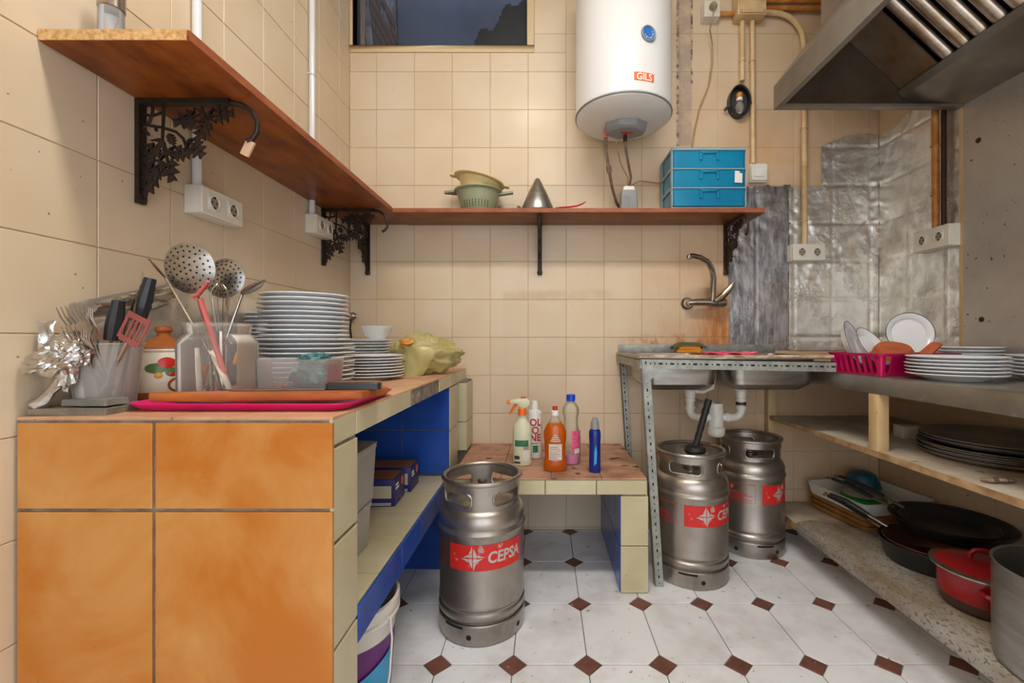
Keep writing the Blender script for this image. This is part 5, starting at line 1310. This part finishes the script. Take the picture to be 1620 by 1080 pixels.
# ------------------------------------------------------------------ under the counter
SH = .41
def tote(label, c, hx, hy, h):
    t = thing('storage_box', label, 'storage box', c, 0, 'storage boxes under the counter')
    part('tub', MB().rr([(.001, hx-.012, hy-.012, .015), (.006, hx-.008, hy-.008, .015), (h-.016, hx-.002, hy-.002, .015), (h-.014, hx, hy, .016), (h-.004, hx, hy, .016)], 4, cap1=False), M['milky'], t, solid=.0015)
    part('lid', MB().rr([(h-.0035, hx+.001, hy+.001, .016), (h, hx+.001, hy+.001, .016)], 4), M['milky'], t)
    return t
tote('lower milky plastic storage box behind the counter front', (-.645, 1.135, SH), .150, .150, .128)
tote('upper milky plastic storage box behind the counter front', (-.640, 1.142, SH+.1285), .155, .155, .165)
def carton(label, c, hx, hy, h, rot):
    t = thing('cardboard_box', label, 'box', c, rot, 'navy cardboard boxes under the counter')
    part('carton', MB().box((-hx, -hy, .001), (hx, hy, h*.98)), M['bluebox'], t, bevel=.0015)
    part('open_top', MB().box((-hx+.006, -hy+.006, h*.98), (hx-.006, hy-.006, h*.985)), M['kraft'], t)
    part('front_panel', MB().box((-hx+.004, -hy-.0008, h*.30), (hx-.012, -hy, h*.74)), M['boxwhite'], t)
    part('logo', MB().lathe([(0, 0), (.016, 0)], 16).xf(Matrix.Translation((hx+.0008, hy*.45, h*.70)) @ Matrix.Rotation(PI/2, 4, 'Y')), M['orangep'], t)
    tx = MB()
    for j, w_ in enumerate((.030, .036)): tx.box((hx, -hy+.012, h*(.74-.13*j)-.004), (hx+.0008, -hy+.012+w_, h*(.74-.13*j)+.004))
    part('print', tx, M['whiteink'], t)
    part('small_print', MB().box((hx*.35, -hy-.0008, h*.05), (hx*.9, -hy, h*.08)).box((hx*.2, -hy-.0008, h*.11), (hx*.9, -hy, h*.13)), M['whiteink'], t)
    return t
carton('navy cardboard box with orange logo in front of its twin', (-.655, 1.620, SH), .128, .060, .098, .02)
carton('navy cardboard box with orange logo near the blue tiles', (-.650, 1.765, SH), .136, .058, .098, .02)
bk = thing('paint_bucket', 'white plastic bucket with purple label and wire handle on the floor', 'bucket', (-.548, 1.235, 0))
part('pail', MB().lathe([(0, .002), (.112, .002), (.114, .006), (.130, .235), (.136, .238), (.137, .262), (.140, .266), (.140, .286), (.134, .290), (.130, .286), (.127, .24), (.110, .010), (0, .010)], 48), M['bucket'], bk)
part('rim_band', MB().lathe([(.1372, .240), (.1405, .243), (.1405, .250), (.1375, .253)], 48), M['bucket'], bk)
lbw = part('label_wrap', MB().lathe([(.1165, .03), (.1283, .195)], 48), M['purple'], bk, label='purple and cyan label wrap')
part('label_patch', MB().grid(lambda u, v: ((.1172+.0118*v)*math.cos(-1.2+1.1*u), (.1172+.0118*v)*math.sin(-1.2+1.1*u), .035+.075*v+.05*u*v), 12, 4), M['cyan'], lbw)
ha = math.radians(-20)
hx_, hy_ = .141*math.cos(ha), .141*math.sin(ha)
part('wire_handle', MB().tube([(hx_, hy_, .255), (hx_+.004, hy_, .258), (hx_+.010, hy_-.003, .20), (hx_+.010, hy_-.02, .12), (hx_+.006, hy_-.06, .04), (hx_-.03, hy_-.09, .012), (hx_-.10, hy_-.13, .010), (-hx_+.0, hy_-.10, .05), (-hx_-.004, -hy_*.2, .18), (-hx_, -hy_, .255)], .0028, 6), M['whitep'], bk)

# ------------------------------------------------------------------ bottles on the bench
def bpos(px, py): p = on(px, py, BZ); return p
sb_ = bpos(826, 737); sb_.y = 1.935; sb_.x = (826-860)/FPX*1.935
s1 = thing('spray_bottle', 'pale green spray bottle with orange trigger on the bench', 'spray bottle', sb_)
part('bottle', MB().lathe([(0, .002), (.039, .002), (.041, .008), (.041, .15), (.038, .172), (.022, .195), (.017, .205), (.016, .222), (0, .222)], 32, (0, 0, 0), 1, .62), M['sprayb'], s1)
part('collar', MB().lathe([(0, .218), (.018, .218), (.018, .245), (.014, .25), (0, .25)], 20), M['sprayo'], s1)
part('spray_head', MB().prism([(-.052, .268), (-.052, .282), (-.02, .290), (.02, .292), (.036, .280), (.034, .262), (.016, .248), (-.012, .250), (-.018, .266)], .012, lambda a, b, c: (a, c, b), -.012), M['sprayb'], s1, bevel=.004)
part('nozzle', MB().box((-.066, -.010, .266), (-.050, .010, .284)), M['sprayo'], s1, bevel=.003)
part('trigger', MB().tube([(-.026, 0, .264), (-.040, 0, .245), (-.056, 0, .222)], [.007, .006, .004], 8), M['sprayo'], s1)
part('red_tab', MB().box((-.006, -.006, .292), (.018, .006, .297)), M['red1'], s1)
def sticker(parent, mat, x0, x1, z0, z1, rx, ry, name='label', off=.0009, z2=0):
    def f(u, v):
        x = x0+(x1-x0)*u; y = -ry*math.sqrt(max(0.0, 1-(x/rx)**2)); return (x, y-off, z0+(z1-z0)*v)
    return part(name, MB().grid(f, 12, 2), mat, parent)
sticker(s1, M['labelw'], .004, .034, .022, .068, .041, .0255, off=.0012)
sticker(s1, M['ink'], -.034, -.006, .012, .020, .041, .0255, 'print', .0012); sticker(s1, M['ink'], -.032, -.010, .030, .045, .041, .0255, 'barcode', .0012); sticker(s1, M['labelg'], -.030, .028, .085, .112, .041, .0255, 'picture', .0008)
for k in range(5): sticker(s1, M['ink'], .006, .032-.004*(k % 2), .072+k*.0045, .0736+k*.0045, .041, .0255, 'print', .0012)
c1 = thing('spray_can', 'white aerosol can with red lettering behind the spray bottle', 'can', ((846-860)/FPX*2.06, 2.06, BZ))
part('can', MB().lathe([(0, .002), (.033, .002), (.034, .005), (.034, .205), (.031, .215), (.022, .222), (0, .223)], 32), M['whitep'], c1)
part('nozzle_cap', MB().lathe([(0, .222), (.020, .222), (.020, .235), (.014, .262), (0, .266)], 16), M['whitep'], c1)
for s_, z in (('OL', .152), ('O', .116), ('NE', .082)):
    part('lettering', wrap_mesh(text_mb(s_, .046, .010, .0012, 0, 'CENTER', .9).xf(Matrix.Translation((.004, z, 0))), lambda y: .034, .0006), M['inkred'], c1)
part('green_mark', wrap_mesh(rect_mb(-.008, .016, .03, .062, 6), lambda y: .034, .0006), M['labelg'], c1)
part('print', wrap_mesh(rect_mb(-.016, .016, .070, .073, 6), lambda y: .034, .0006), M['ink'], c1)
a1 = thing('detergent_bottle', 'amber detergent bottle with red and white cap on the bench', 'bottle', ((878-860)/FPX*1.855, 1.855, BZ))
AP = [(0, .002), (.046, .002), (.049, .008), (.048, .045), (.043, .062), (.045, .12), (.048, .150), (.047, .165), (.036, .190), (.021, .212), (.016, .220), (.015, .235), (0, .235)]
part('bottle', MB().lathe(AP[:9]+[(.029, .200), (0, .200)], 36, (0, 0, 0), 1, .62), M['amber'], a1)
part('neck', MB().lathe([(.0295, .2), (.021, .212), (.016, .220), (.015, .235), (0, .235)], 36, (0, 0, 0), 1, .62), M['clear2'], a1)
part('cap', MB().lathe([(0, .230), (.017, .230), (.016, .250), (.012, .252), (0, .252)], 18), M['whitep'], a1)
part('cap_tip', MB().lathe([(0, .252), (.011, .252), (.010, .268), (0, .269)], 14), M['red1'], a1)
lb = sticker(a1, M['labelw'], -.026, .028, .030, .115, .0425, .0262, 'label', .0032)
for k in range(9): sticker(a1, M['ink'] if k % 3 else M['inkred'], -.022, .024-.006*(k % 3), .042+k*.0075, .0438+k*.0075, .0425, .0262, 'print', .0040)
for k in range(4): sticker(a1, M['labelw'], -.020+.004*k, .022-.004*k, .126+k*.008, .130+k*.008, .0475, .0292, 'lettering', .0015)
p1_ = thing('softener_bottle', 'nearly empty clear bottle with pink liquid and blue cap', 'bottle', ((903-860)/FPX*1.965, 1.965, BZ))
PPf = [(0, .002), (.040, .002), (.043, .010), (.043, .12), (.036, .150), (.030, .185), (.032, .205), (.037, .225), (.036, .245), (.024, .265), (.016, .272), (.015, .280), (0, .280)]
part('bottle', MB().lathe(PPf, 32), M['clear2'], p1_)
part('liquid', MB().lathe([(0, .004), (.038, .004), (.041, .011), (.0412, .045), (0, .045)], 32), M['pinkliq'], p1_)
part('cap', MB().lathe([(0, .276), (.0195, .276), (.0195, .302), (.017, .304), (0, .304)], 24), M['bluecap'], p1_)
part('label', wrap_mesh(rect_mb(.000, .050, .062, .150, 10), lambda y: .043, .0008), M['labelp'], p1_)
part('barcode', wrap_mesh(rect_mb(.014, .040, .052, .072, 6), lambda y: .043, .0014), M['labelw'], p1_)
b1 = thing('blue_bottle', 'slim deep blue cleaner bottle with grey cap on the bench', 'bottle', ((941-860)/FPX*1.835, 1.835, BZ))
part('bottle', MB().lathe([(0, .002), (.024, .002), (.025, .007), (.0235, .07), (.023, .12), (.025, .150), (.024, .168), (.018, .178), (0, .180)], 28), M['bluebt'], b1)
part('cap', MB().lathe([(0, .178), (.0185, .178), (.017, .205), (.012, .214), (.011, .222), (0, .226)], 20), M['hgrey'], b1)
part('flash', MB().add([(-.006, -.0245, .03), (.004, -.0248, .04), (.006, -.0245, .085), (.003, -.0245, .118), (-.004, -.0245, .09)], [(0, 1, 2, 3, 4)]), M['cyan'], b1)

# ------------------------------------------------------------------ on the sink
sg = thing('sponge_stack', 'green scouring pad on folded orange gloves at the sink', 'sponge', (.728, 2.225, TZ+.0005)); sg.scale = (1.1, .8, 1.25)
part('glove', MB().rr([(.0005, .060, .035, .012), (.013, .058, .034, .012)], 4).jitter(.004, 30, 2), M['orangeg'], sg)
part('glove', MB().rr([(.0135, .052, .032, .012), (.026, .050, .031, .012)], 4).jitter(.004, 30, 6), M['orangeg'], sg)
part('pad', MB().grid(lambda u, v: (-.075+.150*u, -.040+.08*v, .045-.020*(2*u-1)**2-.004*(2*v-1)**2+.003*math.sin(u*9)), 18, 8), M['olivec'], sg, solid=.010, smooth=60)
rc = MB().grid(lambda u, v: (-.105+.21*u, -.03+.06*v, .006+.005*math.sin(u*14+v*2)+.003*math.sin(v*9)), 30, 8)
solo('dish_cloth', 'rose pink dish cloth lying along the sink edge', 'cloth', rc, M['rosecl'], (.760, 1.815, TZ+.001), solid=.004, smooth=60)

# ------------------------------------------------------------------ dish rack and plates on the worktop
DRC = Vector((1.335, 1.700, WZ)); dr_a = math.radians(7)
rk = thing('dish_rack', 'pink plastic dish rack on the stainless worktop', 'dish rack', DRC, dr_a)
RX, RY, RH = .165, .125, .082
fl0 = MB().rr([(.001, RX-.022, RY-.022, .02), (.005, RX-.022, RY-.022, .02)], 4); part('base', fl0, M['rackp'], rk)
part('rim', MB().rr([(RH-.010, RX, RY, .02), (RH, RX+.004, RY+.004, .02), (RH, RX-.004, RY-.004, .018), (RH-.010, RX-.006, RY-.006, .018)], 4, cap0=False, cap1=False), M['rackp'], rk)
def slat(x, y, dx, dy, wd):
    # inclined bar from base to rim; (dx,dy) unit outward, wd half width along the side
    b0, b1 = Vector((x-dx*.024, y-dy*.024, .001)), Vector((x-dx*.004, y-dy*.004, RH-.004)); s = Vector((-dy, dx, 0))*wd; o = Vector((dx, dy, 0))*.002
    return MB().add([b0-s-o, b0+s-o, b0+s+o, b0-s+o, b1-s-o, b1+s-o, b1+s+o, b1-s+o], [(0, 1, 2, 3), (4, 5, 6, 7), (0, 1, 5, 4), (1, 2, 6, 5), (2, 3, 7, 6), (3, 0, 4, 7)])
for k in range(8):
    yy = -RY+.030+k*(2*RY-.06)/7
    part('slat', slat(-RX, yy, -1, 0, .0055), M['rackp'], rk); part('slat', slat(RX, yy, 1, 0, .0055), M['rackp'], rk)
part('front_panel', slat(.02, -RY, 0, -1, RX-.030), M['rackp'], rk)
part('back_panel', slat(.0, RY, 0, 1, RX-.030), M['rackp'], rk)
for sx in (-1, 1):
    for sy in (-1, 1): part('corner', MB().rr([(.001, .010, .010, .006), (RH-.006, .012, .012, .006)], 3, (sx*(RX-.018), sy*(RY-.018))), M['rackp'], rk)
def dish(label, c, R, nrm, group, mat=None, H=.022, rimline=True, name='plate', cat='plate'):
    """plate standing on edge: c = centre of its face, nrm = direction its top faces"""
    t = thing(name, label, cat, (0, 0, 0), 0, group); q = Vector(nrm).normalized().to_track_quat('Z', 'Y'); t.rotation_mode = 'QUATERNION'; t.rotation_quaternion = q; t.location = Vector(c)-q @ Vector((0, 0, H*.6))
    if ('d', R, H) not in PM: PM[('d', R, H)] = plate_mesh(R, mat or M['porc'], H, .68)
    link('plate_body', PM[('d', R, H)], t)
    if rimline: part('rim_line', MB().tube([(R*.985*math.cos(2*PI*k/44), R*.985*math.sin(2*PI*k/44), H+.0012) for k in range(44)], .0016, 6, closed=True), M['rimgrey'], t)
    return t
pg_ = 'grey rimmed plates standing in the rack'
zc = WZ+.010
dish('white plate with grey rim standing upright facing the room in the rack', at(1438, 527, 1.79), .0835, (-.30, -.93, .16), pg_)
dish('white plate with grey rim seen edge on at the left of the rack', (1.232, 1.770, zc+.108), .090, (.62, -.72, .30), pg_)
dish('white plate with grey rim leaning next to the edge on plate', (1.275, 1.722, zc+.092), .086, (.42, -.76, .55), pg_)
def cazuela(label, c, R, h, nrm, rot=0):
    t = thing('clay_dish', label, 'dish', (0, 0, 0), 0, 'terracotta dishes in the rack'); q = Vector(nrm).normalized().to_track_quat('Z', 'Y'); t.rotation_mode = 'QUATERNION'; t.rotation_quaternion = q; t.location = Vector(c)
    part('bowl', MB().lathe([(0, .0), (R*.78, .0), (R*.96, h*.5), (R, h*.92), (R*1.03, h), (R*.97, h), (R*.92, h*.5), (R*.74, .006), (0, .006)], 32), M['terra'], t)
    for s in (-1, 1): part('lug', MB().box((s*R*.98-.006, -.014, h*.78), (s*R*.98+.010, .014, h*.96)), M['terra'], t, bevel=.003)
    return t
cazuela('terracotta dish lying face down over the pink rack front', (1.290, 1.628, zc+.098), .064, .034, (.1, .35, -.95))
cazuela('terracotta dish leaning on edge against the upright plate', (1.400, 1.640, zc+.078), .058, .030, (.55, -.55, -.62))
cazuela('terracotta dish lying in the rack behind the plate stack', (1.468, 1.735, zc+.055), .060, .030, (-.2, .3, -.95))
stack('white plate in the low stack beside the pink rack', 'plates beside the dish rack', (1.335, 1.435, WZ), .128, 6, .0112, .022, .003)
stack('white plate in the stack against the steel splashback', 'plates near the splashback', (1.628, 1.405, WZ), .116, 6, .0118, .022, .002)
stack('white plate in the taller stack behind the other plates', 'plates at the back of the worktop', (1.637, 1.700, WZ), .1, 8, .0118, .02, .002)
cazuela('terracotta dish standing on edge behind the taller plate stack', (1.585, 1.835, WZ+.066), .062, .028, (-.85, .30, .1))

# ------------------------------------------------------------------ middle shelf
MZ = .608
trm = MB().lathe([(0, .001), (.184, .001), (.200, .006), (.213, .014), (.215, .016), (.213, .018), (.198, .010), (.183, .0045), (0, .004)], 64)
TRM = trm.mesh('round_tray', M['tray'], smooth=40)
for k, (dx, dy, dz) in enumerate(((0, 0, 0), (.004, .003, .0068), (-.003, 0, .0136), (.002, -.004, .0204), (0, .002, .0272), (.018, .014, .0420), (.022, .020, .0500))):
    o = link('round_tray', TRM); o.location = (1.512+dx, 1.462+dy, MZ+.0005+dz); tag(o, ('bottom round steel tray of the pile on the middle shelf', 'round dark steel tray inside the pile on the middle shelf', 'upper round steel tray lying off centre under the topmost one', 'topmost round dark steel tray of the pile on the middle shelf')[0 if k == 0 else 3 if k == 6 else 2 if k == 5 else 1], 'tray', 'round steel trays')
solo('wooden_block', 'pale wooden block behind the pile of round trays', 'block', MB().box((-.095, -.03, .001), (.095, .03, .050)), M['shelfw'], (1.515, 1.765, MZ), -.08, bevel=.003)
solo('small_carton', 'small pale carton against the wall behind the round trays', 'box', MB().rr([(.001, .022, .045, .003), (.044, .022, .045, .003), (.046, .020, .043, .003)], 3), M['shelfw'], (1.740, 1.735, MZ))
solo('metal_box', 'grey metal box standing on the middle shelf near the front', 'box', MB().rr([(.001, .10, .06, .006), (.098, .10, .06, .006), (.100, .097, .057, .006)], 3), M['alu'], (1.345, 1.090, MZ))
solo('rope_scrap', 'small scrap of frayed brown cord on the middle shelf', 'cord', MB().tube([(-.035, .012, .005), (-.02, -.004, .007), (0, .006, .006), (.015, -.006, .008), (.03, .004, .006), (.042, -.008, .005)], [.006, .008, .009, .008, .006, .003], 7).jitter(.003, 60, 2), M['hose'], (1.238, 1.205, MZ+.003))

# ------------------------------------------------------------------ bottom shelf
LZ = .1495
def rtray(name, label, mat, c, hx, hy, h, rot, group=None, cat='tray'):
    return solo(name, label, cat, MB().rr([(.0008, hx-.018, hy-.018, .02), (.004, hx-.014, hy-.014, .02), (h-.003, hx-.002, hy-.002, .026), (h, hx, hy, .028), (h-.001, hx-.006, hy-.006, .024), (.006, hx-.018, hy-.018, .018)], 6), mat, c, rot, group)
rot0 = math.radians(8)
for k in range(3): rtray('tan_tray', ('bottom tan tray lying on the shelf under the white plastic tray', 'middle tan tray of the pile under the white tray', 'upper tan tray directly under the white plastic tray')[k], M['wicker'], (1.548, 2.115, LZ+.0005+k*.022), .178, .172, .030, rot0, 'tan trays')
tz = LZ+.0005+3*.022+.010
rtray('plastic_tray', 'deep white plastic tray holding green and blue dishes', M['whitep'], (1.540, 2.105, tz), .186, .176, .060, rot0)
lid = MB().lathe([(0, .001), (.085, .001), (.090, .004), (.090, .012), (.086, .015), (0, .013)], 36)
solo('blue_dish', 'blue plastic dish under the green one in the white tray', 'dish', lid, M['bluep'], (1.500, 2.065, tz+.0075))
lid2 = MB().lathe([(0, .001), (.088, .001), (.094, .005), (.094, .018), (.090, .021), (0, .019)], 36)
solo('green_dish', 'bright green plastic dish lying in the white tray', 'dish', lid2, M['greenp'], (1.490, 2.068, tz+.0235))
solo('clear_dish', 'frosted clear dish upside down on the bright green dish', 'dish', MB().lathe([(0, .001), (.082, .001), (.085, .006), (.080, .018), (.04, .026), (0, .028)], 32), M['clear2'], (1.500, 2.085, tz+.0455))
solo('teal_bowl', 'dark teal bowl upside down at the back of the white tray', 'bowl', MB().lathe([(.070, .002), (.074, .002), (.072, .02), (.055, .056), (.030, .068), (0, .070)], 32), M['tealb'], (1.585, 2.200, tz+.0085+.045))
solo('green_dish', 'olive green dish under the teal bowl', 'dish', MB().lathe([(0, .001), (.070, .001), (.078, .030), (.080, .044), (0, .043)], 32), M['fgrn'], (1.585, 2.200, tz+.0080))
GZ = .1725
def pan(label, c, R, h, hd, mat, hl=.19, hmat=None, hz=None, tilt=(0, 0, 0), r0=.74):
    t = thing('frying_pan', label, 'frying pan', c, 0, 'frying pans on the granite'); t.rotation_euler = tilt
    part('pan', MB().lathe([(0, .001), (R*r0, .001), (R*(r0+.08), .006), (R*.97, h*.85), (R, h), (R*.985, h+.002), (R*.95, h*.85), (R*(r0+.03), .009), (0, .005)], 56), mat, t)
    d = Vector((math.cos(hd), math.sin(hd), 0)); z = h*.8 if hz is None else hz
    hb = part('handle_bracket', MB().tube([d*(R*.94)+Vector((0, 0, z)), d*(R+.03)+Vector((0, 0, z+.012)), d*(R+.075)+Vector((0, 0, z+.026))], [.011, .010, .009], 8, flat=.5), M['alu'], t)
    part('handle', MB().tube([d*(R+.06)+Vector((0, 0, z+.021)), d*(R+.10)+Vector((0, 0, z+.034)), d*(R+.06+hl*.6)+Vector((0, 0, z+.052)), d*(R+.06+hl)+Vector((0, 0, z+.060))], [.010, .013, .0125, .009], 10, flat=.75), hmat or M['blackp'], t)
    part('hanging_loop', MB().tube([d*(R+.06+hl+.012*(1-math.cos(a)))+Vector((-d.y, d.x, 0))*.010*math.sin(a)+Vector((0, 0, z+.060)) for a in [2*PI*k/10 for k in range(10)]], .0022, 5, closed=True), M['chrome'], t)
    return t
pan('deep black frying pan at the bottom of the pile on granite', (1.432, 1.640, GZ), .158, .078, math.radians(112), M['panblk'], .17)
pan('brown seasoned steel pan nested in the deep black pan', (1.434, 1.638, GZ+.0095), .146, .072, math.radians(118), M['pansteel'], .15, hz=.076, r0=.70)
pan('wide black frying pan resting on top of the pile', (1.560, 1.700, GZ+.0845), .190, .052, math.radians(124), M['panblk'], .16)
pan('small black pan lying inside the wide frying pan', (1.545, 1.692, GZ+.0925), .150, .040, math.radians(118), M['panblk'], .18, hz=.046)
# red casserole
rp = thing('casserole', 'red enamel casserole with lid on the granite slab', 'casserole', (1.360, 1.370, GZ))
part('pot', MB().lathe([(0, .001), (.085, .001), (.098, .010), (.108, .040), (.111, .118), (.114, .120), (.107, .120), (.104, .042), (.092, .012), (0, .008)], 52), M['redenamel'], rp)
part('burnt_base', MB().lathe([(.0855, .0009), (.0985, .0097), (.1083, .0395), (.1080, .0400)], 52), M['potdark'], rp)
ldp = part('lid', MB().lathe([(.112, .121), (.126, .121), (.127, .125), (.112, .128), (.080, .140), (.040, .147), (0, .149)], 52), M['redenamel'], rp)
part('lid_rim', MB().lathe([(.113, .1202), (.128, .1202), (.1285, .1255), (.116, .1290), (.1155, .1282)], 52), M['chrome'], ldp, label='bright metal lid rim')
part('lid_handle', MB().tube([(-.030, 0, .143), (-.029, 0, .160), (-.018, 0, .172), (0, 0, .176), (.018, 0, .172), (.029, 0, .160), (.030, 0, .143)], .0075, 10).xf(Matrix.Rotation(-.5, 4, 'Z')), M['redenamel'], ldp)
for a in (-115, 65):
    ar = math.radians(a)
    part('side_handle', MB().tube([(.105, -.040, .088), (.130, -.036, .088), (.138, -.018, .088), (.140, 0, .088), (.138, .018, .088), (.130, .036, .088), (.105, .040, .088)], .0075, 10).xf(Matrix.Rotation(ar, 4, 'Z')), M['redenamel'], rp)
sp3 = thing('stock_pot', 'tall plain aluminium stock pot on the front of the granite slab', 'pot', (1.322, 1.072, GZ))
part('pot', MB().lathe([(0, .001), (.160, .001), (.166, .006), (.168, .02), (.168, .248), (.171, .252), (.168, .255), (.164, .250), (.163, .012), (0, .008)], 64), M['alu'], sp3)
for a in (35, 215):
    ar = math.radians(a); part('side_handle', MB().tube([(.166, -.05, .19), (.195, -.045, .19), (.203, 0, .19), (.195, .045, .19), (.166, .05, .19)], .006, 8).xf(Matrix.Rotation(ar, 4, 'Z')), M['alu'], sp3)
